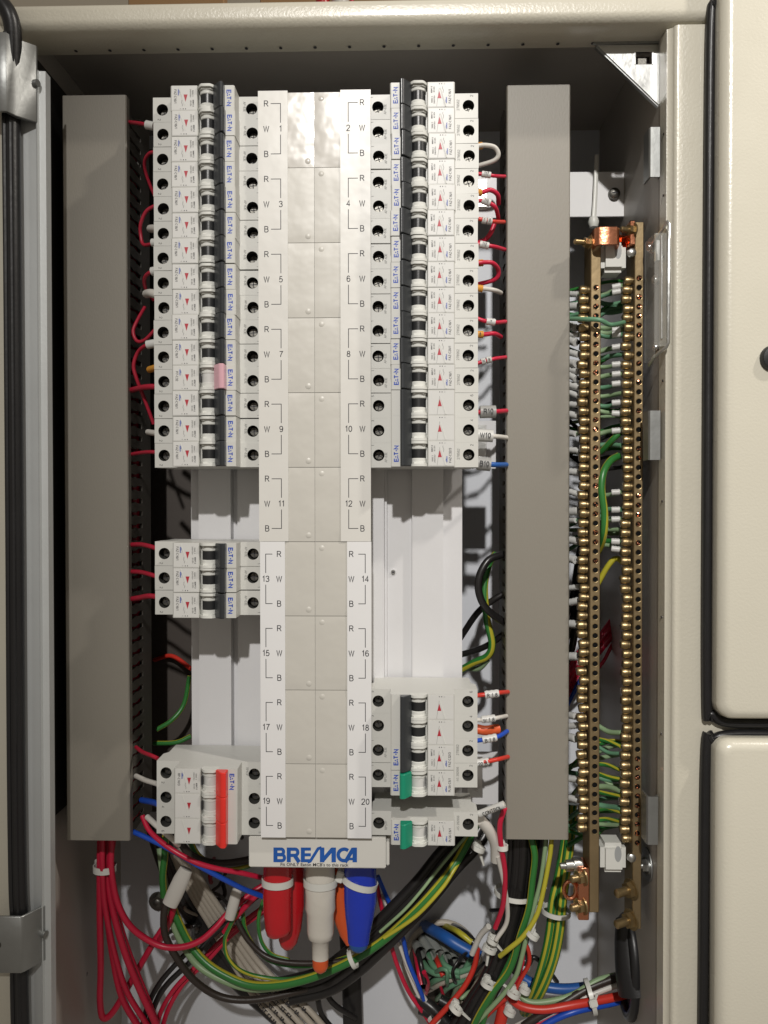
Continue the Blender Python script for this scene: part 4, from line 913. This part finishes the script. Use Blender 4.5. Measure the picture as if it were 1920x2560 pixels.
def tie(label, c, R, axis, head, hs=3.2, sq=1, wid=2.2, tail=None):
    c = at(*c) if not isinstance(c, Vector) else c; ax = Vector(axis).normalized()
    t = thing('cable_tie', label, 'cable tie', c, 'nylon cable ties')
    u = ax.cross(Vector((0, 1, 0)));
    if u.length < .1: u = ax.cross(Vector((1, 0, 0)))
    u.normalize(); v = ax.cross(u)
    ring = [u*R*math.cos(a*math.pi/12)+v*R*sq*math.sin(a*math.pi/12) for a in range(25)]
    mb = MB('nylon'); vs = []; hwid = ax*wid; N = 24
    for p in ring[:-1]:
        n_ = p.normalized(); vs += [p-hwid, p+hwid, p+hwid+n_*.9, p-hwid+n_*.9]
    mb.add(vs, [(i*4+k, i*4+(k+1) % 4, ((i+1) % N)*4+(k+1) % 4, ((i+1) % N)*4+k) for i in range(N) for k in range(4)])
    mb.build('strap', t)
    h = u*math.cos(head)*R+v*math.sin(head)*R*sq; hn = h.normalized(); sd = ax.cross(hn)
    mb = MB('nylon'); vs = []
    for a in (-1, 1):
        for b in (-1, 1):
            for d in (0, 1): vs.append(h+ax*a*hs*.95+sd*b*hs*.8+hn*(d*hs*1.25))
    mb.add(vs, [(0, 1, 3, 2), (4, 6, 7, 5), (0, 4, 5, 1), (2, 3, 7, 6), (0, 2, 6, 4), (1, 5, 7, 3)]); mb.build('head', t, .7, seg=2, sharp=25)
    if tail:
        mb = MB('nylon'); e = h+Vector(tail); mb.tube([h, h.lerp(e, .5)+Vector((0, -1, 0)), e], [1.5, 1.3, 1.0], 6); mb.build('tail', t)
    return t
tie('nylon tie round the hanging red wires below the left duct', (262, 2170, 70), 8.6, (0, 0, 1), -.9, 4.2, .8, 2.6)

# black cables and sleeves bottom left
GBC = 'cables crossing the lower left of the cabinet'
def cab_(name, lab, pts, r, m, g=GBC, cat='cable', **k): return wire(name, lab, cat, pts, r, m, g, **k)[0]
cab_('cable', 'black cable leaving the big white sleeve and sweeping right below the earth cable', [(440, 2215, 78), (418, 2250, 80), (409, 2290, 80), (414, 2340, 82), (444, 2398, 84), (487, 2452, 86), (541, 2488, 88), (601, 2500, 90), (677, 2493, 96), (790, 2465, 108), (880, 2430, 118)], 2.9, 'w_brownblack')
cab_('cable', 'thin black wire running from mid height to the lower left corner', [(740, 2190, 140), (665, 2214, 136), (600, 2255, 130), (540, 2312, 124), (500, 2352, 118), (451, 2398, 112), (399, 2458, 106), (370, 2514, 104), (352, 2580, 104)], 2.3, 'w_black')
cab_('cable', 'second thin black wire to the lower left corner', [(750, 2170, 142), (650, 2235, 134), (580, 2300, 126), (530, 2340, 122), (478, 2402, 114), (415, 2464, 108), (384, 2520, 106), (362, 2600, 104)], 2.5, 'w_black')
cab_('cable', 'thin red wire beside the black pair at the lower left', [(730, 2215, 140), (628, 2290, 130), (552, 2352, 124), (493, 2413, 118), (438, 2470, 114), (402, 2530, 110), (384, 2600, 108)], 2.1, 'w_red')
cab_('cable', 'outer thin red wire beside the black pair at the lower left', [(740, 2230, 140), (646, 2288, 134), (574, 2342, 128), (520, 2400, 122), (458, 2460, 118), (418, 2530, 112), (400, 2600, 110)], 2.1, 'w_red')
cab_('cable', 'short red wire dropping out of the big white sleeve', [(452, 2225, 84), (436, 2262, 88), (428, 2290, 92), (414, 2326, 98), (400, 2350, 106)], 2.8, 'w_red')
cab_('earth_cable', 'thick green and yellow cable sweeping across the bottom up to the green breakers', [(420, 2240, 96), (438, 2285, 96), (469, 2350, 94), (508, 2400, 90), (559, 2436, 86), (625, 2462, 82), (700, 2462, 78), (782, 2443, 74), (871, 2405, 70), (949, 2358, 68), (1026, 2290, 66), (1084, 2229, 66), (1134, 2165, 70), (1176, 2090, 80), (1200, 2030, 90)], 3.4, 'earth', twist=.002)
cab_('earth_cable', 'second green and yellow cable running under the thick one at the left', [(400, 2120, 110), (410, 2200, 104), (430, 2296, 100), (452, 2352, 98), (492, 2410, 96), (548, 2446, 92), (620, 2470, 90), (690, 2468, 88), (760, 2452, 84)], 3.0, 'w_pale')
cab_('earth_cable', 'green and yellow wire falling behind the big white sleeve', [(414, 2090, 90), (412, 2140, 92), (407, 2190, 94), (410, 2240, 98)], 3.0, 'earth')
cab_('earth_wire', 'thin yellow-green wire curving down from the small white sleeve', [(592, 2280, 90), (574, 2318, 92), (562, 2350, 92), (568, 2390, 92), (598, 2424, 92), (650, 2442, 94), (722, 2448, 92), (790, 2434, 88)], 1.7, 'earth', cat='wire', twist=.02)
cab_('earth_wire', 'thin yellow wire curving down left of the red boot', [(668, 2230, 100), (652, 2270, 98), (646, 2310, 96), (655, 2356, 96), (680, 2386, 96), (724, 2400, 96)], 1.6, 'earth', cat='wire')
cab_('earth_wire', 'thin yellow wire passing beneath the white boot', [(606, 2262, 104), (612, 2320, 102), (636, 2366, 100), (672, 2400, 98), (730, 2414, 94), (800, 2412, 90), (852, 2398, 86), (900, 2382, 84)], 1.8, 'earth', cat='wire')
cab_('wire', 'black wire curving from the small white sleeve under the boots', [(584, 2280, 96), (600, 2316, 94), (622, 2352, 92), (660, 2388, 90), (710, 2405, 88), (790, 2408, 86), (870, 2398, 84), (920, 2370, 82)], 2.3, 'w_brownblack', cat='wire')
cab_('wire', 'blue wire running diagonally down from the left duct to the red boot', [(330, 2078, 40), (366, 2094, 36), (430, 2126, 30), (500, 2166, 30), (560, 2198, 34), (612, 2224, 40), (670, 2246, 50)], 2.0, 'w_blue', cat='wire')
cab_('wire', 'pink-red wire running just above the diagonal blue wire', [(356, 2040, 44), (372, 2074, 38), (400, 2102, 32), (440, 2130, 28), (490, 2156, 28), (545, 2172, 32), (601, 2182, 38), (670, 2198, 50)], 2.0, 'w_red', cat='wire')
cab_('wire', 'black wire looping beneath the red-lever breaker', [(440, 2080, 44), (456, 2112, 42), (478, 2138, 44), (520, 2156, 46), (575, 2158, 46), (640, 2146, 50)], 3.0, 'w_brownblack', cat='wire')
cab_('earth_wire', 'yellow-green wire looping beneath the red-lever breaker', [(468, 2080, 54), (480, 2112, 52), (500, 2142, 50), (540, 2166, 50), (588, 2172, 50), (640, 2158, 54)], 2.2, 'earth', cat='wire', twist=.02)
for i, (dx, dy) in enumerate(((0, 0), (14, 4), (26, -4))):
    cab_('cable', '%s thick black cable from the left, descending behind the white sleeves' % ORD[i], [(376+dx, 2060+dy, 118), (396+dx, 2130+dy, 126), (430+dx, 2220+dy, 136), (478+dx, 2300+dy, 144), (530+dx, 2380+dy, 150), (590+dx, 2460+dy, 152), (680+dx, 2540+dy, 150), (760+dx, 2610+dy, 150)], 5.0, 'w_black')
for i in range(5):
    o = cab_('ribbon_cable', '%s white printed cable from the left in the flat run to the bottom edge' % ORD[i], [(430+i*9, 2130-i*3, 112), (470+i*9, 2220-i*4, 122), (530+i*10, 2320-i*5, 134), (596+i*12, 2430-i*7, 140), (640+i*15, 2496-i*9, 132), (700+i*18, 2560-i*9, 124), (760+i*18, 2630-i*9, 120)], 2.7, 'w_cream', 'white printed cables at the bottom')
    mb = MB('ink')
    for j in range(4):
        f = j/4+random.random()*.1
        c = at(644+i*15+ (56+3*i)*f, 2500-i*9+64*f, 129-8*f); d = (at(700+i*18, 2560-i*9, 124)-at(640+i*15, 2496-i*9, 132)).normalized()
        text(mb, random.choice(['MI', 'LY', 'IV', 'ZL']), 5, 0, 0, 0, m='ink', bold=.04, M=(c+Vector((0, -2.9, 0)), d, d.cross(Vector((0, 1, 0)))*-1))
    mb.build('lettering', o)['kind'] = 'stuff'
def tag_sleeve(lab, a, b, wd, th=3.2):
    A_, B__ = at(*a), at(*b); t = (B__-A_).normalized(); mb = MB('sleeve')
    mb.tube([A_, A_.lerp(B__, .3), A_.lerp(B__, .7), B__], [wd*.8, wd, wd*1.02, wd*.95], 14, 'w_white', flat=th/wd)
    o = mb.build('marker_sleeve'); tag(o, lab, 'cable sleeve', 'loose white marker sleeves')
tag_sleeve('big white marker sleeve on the black and red cables at the left', (466, 2172, 68), (424, 2262, 70), 6.6)
tag_sleeve('small white marker sleeve left of the red boot', (596, 2214, 82), (574, 2296, 84), 4.6)
cab_('wire', 'purple-red wire entering the small white sleeve from the right', [(560, 2330, 98), (596, 2286, 94), (640, 2240, 92), (700, 2190, 96)], 2.4, 'w_red', cat='wire')

# ---- boots
def boot(lab, prof, m, Y, tip=None, tilt=0, flat=.8):
    t = thing('cable_boot', lab, 'cable boot', group='coloured heat-shrink boots under the name box')
    mb = MB(m); pts = []; rr = []
    for cx, cy, r in prof: pts.append(at(cx, cy, Y)); rr.append(r)
    mb.tube(pts, rr, 20, m, flat=flat); mb.build('sheath', t, sharp=70)
    if tip:
        pts = [at(cx, cy, Y) for cx, cy, r in tip[1]]; mb = MB(tip[0]); mb.tube(pts, [r for *_, r in tip[1]], 18, tip[0], flat=flat); mb.build('tip', t, sharp=70)
    return t
k = .30
boot('red boot with white tie, front one of the red pair', [(694, 2150, 36*k), (694, 2200, 37*k), (693, 2240, 37*k), (694, 2280, 36*k), (696, 2320, 34*k), (697, 2333, 31*k), (698, 2338, 22*k), (699, 2340, 8*k)], 'boot_red', 34)
boot('longer red boot behind the front red one', [(727, 2150, 36*k), (727, 2200, 37*k), (727, 2260, 36*k), (724, 2320, 31*k), (720, 2352, 25*k), (717, 2367, 17*k), (715, 2374, 6*k)], 'boot_red', 50)
boot('stepped white boot with orange tip in the middle', [(801, 2150, 36*k), (801, 2190, 38*k), (801, 2215, 40*k), (801, 2240, 38*k), (801, 2270, 39*k), (801, 2282, 35*k), (801, 2330, 34*k), (801, 2345, 31*k), (801, 2350, 22*k), (801, 2396, 21*k)], 'boot_white', 34,
     ('boot_orange', [(801, 2395, 20.4*k), (801, 2415, 20.4*k), (801, 2426, 15*k), (801, 2433, 5*k)]))
boot('orange-red boot half hidden between the white and blue ones', [(850, 2150, 28*k), (852, 2230, 30*k), (858, 2290, 27*k), (866, 2335, 18*k), (872, 2362, 7*k)], 'boot_orange', 54)
boot('blue boot with nylon tie at the right', [(900, 2150, 40*k), (901, 2200, 42*k), (901, 2250, 42*k), (899, 2290, 37*k), (897, 2330, 30*k), (896, 2356, 27*k)], 'boot_blue', 34,
     ('w_bluem', [(896, 2354, 26.5*k), (896, 2368, 23*k), (896, 2378, 12*k), (896, 2381, 4*k)]))
tie('nylon tie round the front red boot', (694, 2202, 34), 11.4, (0, 0, 1), -1.6, 4.6, .82, 2.6)
tie('nylon tie round the white boot', (801, 2204, 34), 12.2, (0, 0, 1), -.9, 4.2, .82, 2.6)
tie('slanting nylon tie round the blue boot', (900, 2204, 34), 13.0, (.28, 0, 1), -.05, 4.6, .82, 2.4)

# ---- bottom middle
GM = 'cables in the lower middle of the cabinet'
for i, (dx, dy) in enumerate(((0, 0), (14, 14), (-14, -12), (26, 30))):
    wire('cable', '%s black cable from above in the fat bundle rising to the green breakers' % ORD[i], 'cable', [(700+dx, 2470+dy, 110), (800+dx, 2446+dy, 104), (870+dx, 2400+dy, 92), (925+dx, 2350+dy, 84), (987+dx, 2288+dy, 80), (1056+dx, 2216+dy, 80), (1112+dx, 2146+dy, 84), (1168+dx, 2086+dy, 92), (1200+dx, 2030+dy, 100)], 4.4, 'w_black', GM)
wire('earth_wire', 'thin yellow-green wire lying in the fat black bundle', 'wire', [(950, 2330, 72), (1010, 2276, 68), (1054, 2226, 68), (1090, 2180, 70), (1140, 2120, 74), (1176, 2080, 80)], 1.3, 'w_pale', GM)
wire('earth_wire', 'yellow edge wire lying under the fat black bundle', 'wire', [(960, 2345, 66), (1040, 2290, 62), (1104, 2222, 62), (1132, 2180, 66), (1150, 2150, 72)], 1.6, 'w_yellow', GM)
t = thing('conduit', 'flat black conduit dropping behind the blue boot', 'conduit'); mb = MB('w_black'); mb.tube([at(872, 2340, 150), at(878, 2420, 148), at(880, 2500, 146), at(884, 2640, 144)], 8.8, 14, flat=.5); mb.build('tube', t)
for pts, r, m, lab in (
 ([(796, 2452, 120), (795, 2500, 122), (806, 2540, 126), (830, 2570, 130)], 2.4, 'w_black', 'left black loop below the white boot'),
 ([(812, 2446, 124), (818, 2486, 126), (842, 2516, 130), (890, 2545, 136)], 2.4, 'w_black', 'right black loop below the white boot'),
 ([(820, 2560, 140), (760, 2530, 136), (700, 2500, 132), (640, 2470, 128)], 3.0, 'w_black', 'black cable heading to the bottom of the flat conduit'),
 ([(940, 2200, 96), (952, 2260, 98), (972, 2340, 100), (992, 2410, 102), (1020, 2476, 104), (1054, 2526, 106), (1090, 2580, 108)], 1.9, 'w_red', 'thin pink-red wire descending between blue boot and ring'),
 ([(956, 2236, 104), (975, 2290, 104), (1000, 2366, 104), (1024, 2426, 104), (1056, 2486, 104), (1090, 2542, 106), (1110, 2590, 108)], 1.7, 'w_white', 'thin white wire descending to the bottom tie'),
 ([(985, 2330, 108), (1004, 2380, 108), (1020, 2430, 108), (1046, 2490, 106), (1080, 2545, 106)], 1.4, 'w_white', 'second thin white wire descending to the bottom tie'),
 ([(944, 2190, 92), (962, 2232, 94), (986, 2286, 96), (1006, 2340, 98), (1020, 2400, 100), (1044, 2460, 102), (1060, 2500, 104)], 1.9, 'w_blue', 'thin blue wire descending left of the ring'),
 ([(1194, 2372, 90), (1186, 2416, 92), (1160, 2468, 92), (1118, 2518, 92), (1078, 2562, 94), (1050, 2600, 96)], 2.3, 'w_redo', 'bright red wire arcing along the lower right of the ring'),
 ([(1052, 2310, 196), (1076, 2322, 160), (1112, 2342, 134), (1150, 2366, 126), (1200, 2392, 122)], 5.2, 'w_bluem', 'thick blue cable crossing the ring'),
 ([(1104, 2312, 190), (1122, 2318, 160), (1146, 2330, 136), (1180, 2356, 128)], 2.6, 'w_yellow', 'yellow wire above the thick blue cable'),
 ([(1122, 2314, 190), (1140, 2320, 160), (1164, 2336, 136), (1190, 2364, 128)], 3.6, 'w_black', 'short black cable above the thick blue cable'),
 ([(1180, 2385, 84), (1200, 2340, 78), (1222, 2316, 70)], 2.4, 'w_white', 'white marker stub crossing the ring rim')):
    wire('wire' if r < 2.5 else 'cable', lab, 'wire' if r < 2.5 else 'cable', pts, r, m, GM)
mat('sleeve_grey', (.34, .36, .33), .45, vary=.1)
# ring: hole edging with marker sleeves inside
t = thing('edging_ring', 'cream plastic ring around the cable opening in the back plate', 'ring')
mb = MB('w_cream'); c = at(1106, 2414, 172); ring = [c+Vector((35*math.cos(a*math.pi/20), 0, 41*math.sin(a*math.pi/20))) for a in range(41)]
mb.tube(ring, 3.0, 10, caps=False); mb.build('rim', t)
mb = MB('w_brownblack'); mb.add([c+Vector((34*math.cos(a*math.pi/14), 4, 40*math.sin(a*math.pi/14))) for a in range(28)], [tuple(range(28))]); mb.build('opening', t)
GG = 'wires gathered inside the cream ring'
gi = 0
for (a, b, c2, m, r) in (
 ((1044, 2392), (1084, 2432), (1150, 2440), 'w_teal', 2.6), ((1060, 2370), (1090, 2420), (1150, 2430), 'w_teal', 2.6), ((1096, 2372), (1112, 2412), (1150, 2436), 'w_teal', 2.5),
 ((1058, 2470), (1100, 2446), (1180, 2420), 'w_teal', 2.5), ((1060, 2482), (1110, 2456), (1186, 2430), 'w_cream', 2.2), ((1084, 2380), (1096, 2410), (1108, 2440), 'w_redo', 2.4),
 ((1036, 2370), (1046, 2420), (1054, 2462), 'w_red', 2.4), ((1120, 2384), (1130, 2416), (1140, 2450), 'w_black', 2.4), ((1120, 2470), (1150, 2440), (1176, 2400), 'w_teal', 2.3), ((1090, 2500), (1120, 2470), (1160, 2450), 'w_teal', 2.0),
 ((1040, 2360), (1050, 2400), (1062, 2460), 'w_black', 2.4), ((1060, 2500), (1070, 2460), (1060, 2430), 'w_red', 2.0), ((1130, 2498), (1146, 2464), (1190, 2430), 'w_pale', 2.2)):
    wire('wire', '%s wire, %s coloured, gathered inside the cream ring' % (ORD[gi], {'w_teal': 'green', 'w_cream': 'cream', 'w_redo': 'bright red', 'w_red': 'dark red', 'w_black': 'black', 'w_pale': 'pale green'}[m]), 'wire', [(*a, 182), ((a[0]*2+b[0])/3, (a[1]*2+b[1])/3, 146), (*b, 124), (*c2, 116)], r, m, GG); gi += 1
for i, (x, y, l) in enumerate(((1034, 2352, 30), (1048, 2336, 50), (1066, 2332, 56), (1086, 2344, 50), (1106, 2356, 50), (1128, 2370, 50), (1066, 2428, 30), (1048, 2440, 24))):
    a, b = at(x, y, 182), at(x+l*.6, y+l, 132); mb = MB('sleeve_grey'); mb.tube([a, a.lerp(b, .5), b], [3.2, 4.4, 5.0], 12, 'sleeve_grey', caps=False); o = mb.build('marker_sleeve'); tag(o, '%s grey marker sleeve from the left inside the cream ring' % ORD[i], 'cable sleeve', 'marker sleeves inside the ring')

# ---- bottom right
GRB = 'cables below the right duct'
offs = [(-20, 0, 0), (-8, 0, -6), (6, 0, -8), (19, 0, -4), (-14, 0, 10), (0, 0, 8), (14, 0, 9)]
for i, (dx, dy, dY) in enumerate(offs):
    wire('cable', '%s black cable of the fat bundle dropping from the right duct' % ORD[i], 'cable', [(1302+dx, 2060, 62+dY), (1302+dx, 2120, 64+dY), (1298+dx, 2190, 68+dY), (1285+dx, 2275, 74+dY), (1262+dx, 2361, 80+dY), (1236+dx, 2437, 84+dY), (1200+dx*1.2, 2500, 88+dY), (1165+dx*1.4, 2560, 90+dY), (1130+dx*1.5, 2620, 90+dY)], 4.3, 'w_black', GRB)
for i, (p0_, p1_) in enumerate((((1040, 2490), (1120, 2560)), ((1050, 2520), (1150, 2580)), ((1100, 2500), (1200, 2570)), ((1130, 2530), (1220, 2590)))):
    wire('cable', '%s dark cable in the tangle at the bottom centre' % ORD[i], 'cable', [(p0_[0], p0_[1], 110), ((p0_[0]+p1_[0])/2, (p0_[1]+p1_[1])/2-6, 104), (p1_[0], p1_[1], 100), (p1_[0]+60, p1_[1]+50, 96)], 5, 'w_black', GRB)
for pts, r, m, lab in (
 ([(1322, 2070, 50), (1332, 2110, 48), (1337, 2145, 48), (1331, 2200, 50), (1322, 2271, 52), (1300, 2340, 54), (1276, 2420, 58), (1231, 2482, 64), (1195, 2542, 70), (1170, 2600, 76)], 2.6, 'earth', 'green wire curving left of the yellow one below the right duct'),
 ([(1379, 2070, 44), (1378, 2110, 44), (1373, 2150, 44), (1358, 2229, 44), (1341, 2290, 44), (1307, 2342, 46), (1271, 2373, 50), (1250, 2390, 56)], 1.9, 'w_yellow', 'bright yellow wire arcing from the duct to the black bundle'),
 ([(1368, 2070, 50), (1362, 2130, 50), (1350, 2210, 52), (1326, 2300, 54), (1300, 2410, 58), (1284, 2450, 62), (1256, 2488, 66), (1192, 2556, 74)], 1.9, 'w_pale', 'pale green wire following the yellow one'),
 ([(1360, 2070, 56), (1356, 2120, 56), (1338, 2200, 58), (1320, 2290, 60), (1300, 2380, 64), (1290, 2430, 68)], 4.0, 'w_black', 'single black cable between the green and yellow wires'),
 ([(1345, 2070, 64), (1342, 2140, 64), (1330, 2210, 64), (1318, 2280, 66), (1290, 2370, 66), (1262, 2430, 68), (1226, 2500, 74), (1200, 2580, 80)], 2.4, 'w_green', 'plain green wire deeper in the bundle below the duct'),
 ([(1310, 2350, 62), (1322, 2380, 64), (1322, 2410, 66), (1306, 2440, 70), (1288, 2474, 74)], 1.7, 'w_redo', 'short bright red wire beside the green wires'),
 ([(1304, 2356, 68), (1308, 2396, 70), (1300, 2430, 72), (1286, 2470, 76)], 1.5, 'w_red', 'short dark red wire beside the green wires'),
 ([(1262, 2510, 84), (1250, 2560, 84), (1240, 2610, 84)], 5.0, 'w_redo', 'thick red cable at the bottom edge right of the black tangle'),
 ([(1290, 2470, 80), (1230, 2520, 84), (1180, 2570, 88)], 3.2, 'w_redo', 'red cable slanting to the bottom edge under the green wires')):
    wire('earth_wire' if m in ('earth', 'w_green') else 'wire', lab, 'wire', pts, r, m, GRB)
for i, (dx, dY) in enumerate(((0, 0), (21, -6))):
    wire('earth_cable', ['left', 'right'][i]+' one of two thick green and yellow cables at the lower right', 'cable', [(1424+dx*.3, 2010, 92+dY), (1414+dx*.5, 2100, 88+dY), (1398+dx*.7, 2190, 82+dY), (1384+dx, 2250, 78+dY), (1376+dx, 2330, 78+dY), (1360+dx, 2405, 82+dY), (1336+dx*.7, 2480, 92+dY), (1310+dx*.4, 2530, 110+dY)], 4.2, 'earthc', 'pair of thick earth cables', twist=.003)
for pts, r, m, lab in (
 ([(1600, 2420, 84), (1550, 2440, 84), (1473, 2470, 80), (1407, 2508, 76), (1340, 2545, 76), (1290, 2580, 76)], 3.4, 'w_brownblack', 'black cable running left from the grommet'),
 ([(1610, 2474, 84), (1531, 2494, 78), (1434, 2512, 72), (1357, 2524, 72), (1300, 2514, 76), (1268, 2486, 84)], 3.3, 'w_redo', 'thick red cable running left from the grommet'),
 ([(1560, 2450, 100), (1465, 2468, 104), (1396, 2472, 108), (1330, 2458, 112), (1290, 2430, 116)], 4.3, 'w_bluem', 'thick blue cable running behind the thick earth pair'),
 ([(1540, 2438, 86), (1492, 2452, 82), (1430, 2488, 78), (1370, 2504, 78), (1320, 2504, 80), (1292, 2478, 84)], 2.4, 'w_pale', 'pale green wire running left from the grommet'),
 ([(1590, 2492, 84), (1530, 2508, 80), (1440, 2528, 72), (1380, 2552, 72), (1330, 2585, 72)], 2.6, 'w_blue', 'blue wire running along the bottom right'),
 ([(1560, 2456, 84), (1500, 2478, 80), (1430, 2508, 78), (1370, 2536, 76), (1290, 2572, 76)], 2.4, 'w_white', 'white wire running left from the grommet above the red cable'),
 ([(1500, 2505, 84), (1420, 2528, 76), (1350, 2556, 76), (1300, 2590, 76)], 2.0, 'w_red', 'thin pink-red wire between white and blue at the bottom right'),
 ([(1420, 2522, 82), (1350, 2540, 80), (1290, 2566, 80), (1240, 2600, 80)], 2.2, 'w_white', 'second white wire reaching the bottom edge at the right'),
 ([(1540, 2504, 86), (1510, 2512, 82), (1470, 2516, 82)], 1.2, 'w_yellow', 'thin yellow wire under the thick red cable')):
    wire('wire' if r < 2.7 else 'cable', lab, 'wire' if r < 2.7 else 'cable', pts, r, m, 'cables running from the grommet')
for c, R, ax, hd, lab, tl in (
 ((1476, 2492, 78), 13, (1, 0, .25), 1.35+math.pi*0, 'nylon tie round the cables from the grommet', (3, -2, 8)),
 ((1285, 2232, 66), 15, (.1, 0, 1), 3.6, 'nylon tie round the black bundle below the right duct', (14, 2, 2)),
 ((1196, 2120, 52), 4.6, (.4, 0, 1), -1.5, 'nylon tie just under the lone green breaker', (5, 1, -16)),
 ((1256, 2118, 28), 3.4, (0, 0, 1), -1.5, 'nylon tie on the pink-red wire beside the duct foot', (-4, 0, -6)),
 ((1232, 2352, 64), 3.6, (.4, 0, 1), -1.5, 'nylon tie at the upper right of the cream ring', (8, 0, -10)),
 ((1224, 2372, 66), 5.0, (.4, 0, 1), -1.6, 'second nylon tie at the right of the cream ring', (-2, 0, -16)),
 ((1220, 2460, 66), 5.0, (.4, 0, 1), -1.5, 'nylon tie on the black bundle right of the ring', (10, 0, -3)),
 ((1140, 2522, 72), 5.0, (.7, 0, 1), -1.5, 'nylon tie at the bottom of the black tangle', (12, 0, -12)),
 ((1284, 2484, 62), 4.6, (.4, 0, 1), -1.5, 'nylon tie at the turn of the thick red cable', (-8, 0, 5)),
 ((1312, 2476, 72), 3.6, (.4, 0, 1), -1.5, 'small nylon tie right of the red cable turn', (-6, 0, 4)),
 ((1332, 2338, 44), 4.2, (.6, 0, 1), -1.5, 'nylon tie on the green and yellow wires', (4, 0, 14)),
 ((1390, 2278, 72), 11, (.1, 0, 1), -.6, 'pale tie round the two thick earth cables', None),
 ((1086, 2548, 98), 4.6, (-.5, 0, 1), -1.5, 'nylon tie on the thin wires at the bottom edge', (2, 0, -10)),
 ((882, 2398, 66), 6.4, (1, 0, .5), -1.2, 'nylon tie on the thick earth cable under the blue boot', (4, 0, -4)),
 ((1274, 2530, 76), 4.0, (.4, 0, 1), -1.5, 'nylon tie at the bottom edge on the red cables', None)):
    tie(lab, c, R, ax, hd, 3.4, .9, 1.8, tl)

# ---- finer tangle
def tangle(n, box, cols, rr, yr, group, where, kind='wire'):
    for i in range(n):
        x0, x1, y0, y1 = box; a = (random.uniform(x0, x1), random.uniform(y0, y1)); ang = random.uniform(0, 6.28); L = random.uniform(40, 90)
        bx, by = a[0]+math.cos(ang)*L, a[1]+math.sin(ang)*L*1.1
        m = random.choice(cols); Y = random.uniform(*yr)
        mx, my = (a[0]+bx)/2+random.uniform(-40, 40), (a[1]+by)/2+random.uniform(-40, 40)
        cn = {'w_pale': 'pale green', 'w_teal': 'green', 'w_black': 'black', 'w_white': 'white', 'w_red': 'red', 'w_redd': 'dark red', 'earth': 'green and yellow', 'w_blue': 'blue', 'w_cream': 'cream', 'w_brownblack': 'brown-black', 'w_green': 'deep green'}[m]
        wire('wire', '%s strand of the tangle %s, a thin %s one' % (ORD[i], where, cn), 'wire', [(a[0], a[1], Y+14), ((a[0]+mx)/2, (a[1]+my)/2+8, Y), (mx, my, Y-6), ((bx+mx)/2, (by+my)/2-8, Y), (bx, by, Y+16)], random.uniform(*rr), m, group)
tangle(8, (1100, 1180, 2460, 2540), ['w_pale', 'w_black', 'w_white', 'w_redd', 'w_brownblack', 'w_teal', 'w_black', 'w_black'], (1.2, 2.0), (92, 128), 'thin strands around the cream ring', 'around the cream ring')
tangle(8, (450, 600, 2170, 2330), ['w_black', 'w_brownblack', 'w_cream', 'w_white', 'w_redd', 'earth'], (1.3, 2.2), (118, 158), 'thin strands below the red-lever breaker', 'below the red-lever breaker')
tangle(9, (1280, 1340, 2150, 2480), ['w_black', 'w_pale', 'w_brownblack', 'w_redd', 'earth', 'w_black'], (1.3, 2.2), (70, 120), 'thin strands below the right duct', 'below the right duct')
tangle(12, (480, 640, 1975, 2120), ['w_black', 'w_brownblack', 'w_black'], (1.8, 2.6), (130, 165), 'black strands behind the red-lever breaker', 'behind the red-lever breaker')
for i in range(30):
    y = random.choice([random.uniform(700, 1180), random.uniform(700, 1150), random.uniform(1280, 1400), random.uniform(1820, 2080)])
    m = random.choice(['w_pale', 'w_teal', 'w_teal', 'earth', 'w_green', 'w_black'])
    cn = {'w_pale': 'pale green', 'w_teal': 'green', 'earth': 'green and yellow', 'w_green': 'deep green', 'w_black': 'black'}[m]
    wire('wire', '%s of the deep %s wires crossing behind the brass bars' % (ORD[i], cn), 'wire', [(1420, y+random.uniform(-30, 60), 76), (1480, y+random.uniform(-20, 30), 64), (1530, y+random.uniform(-12, 16), 56), (1590, y+random.uniform(-8, 8), 46)], random.uniform(1.3, 2.0), m, 'deep wires behind the brass bars')
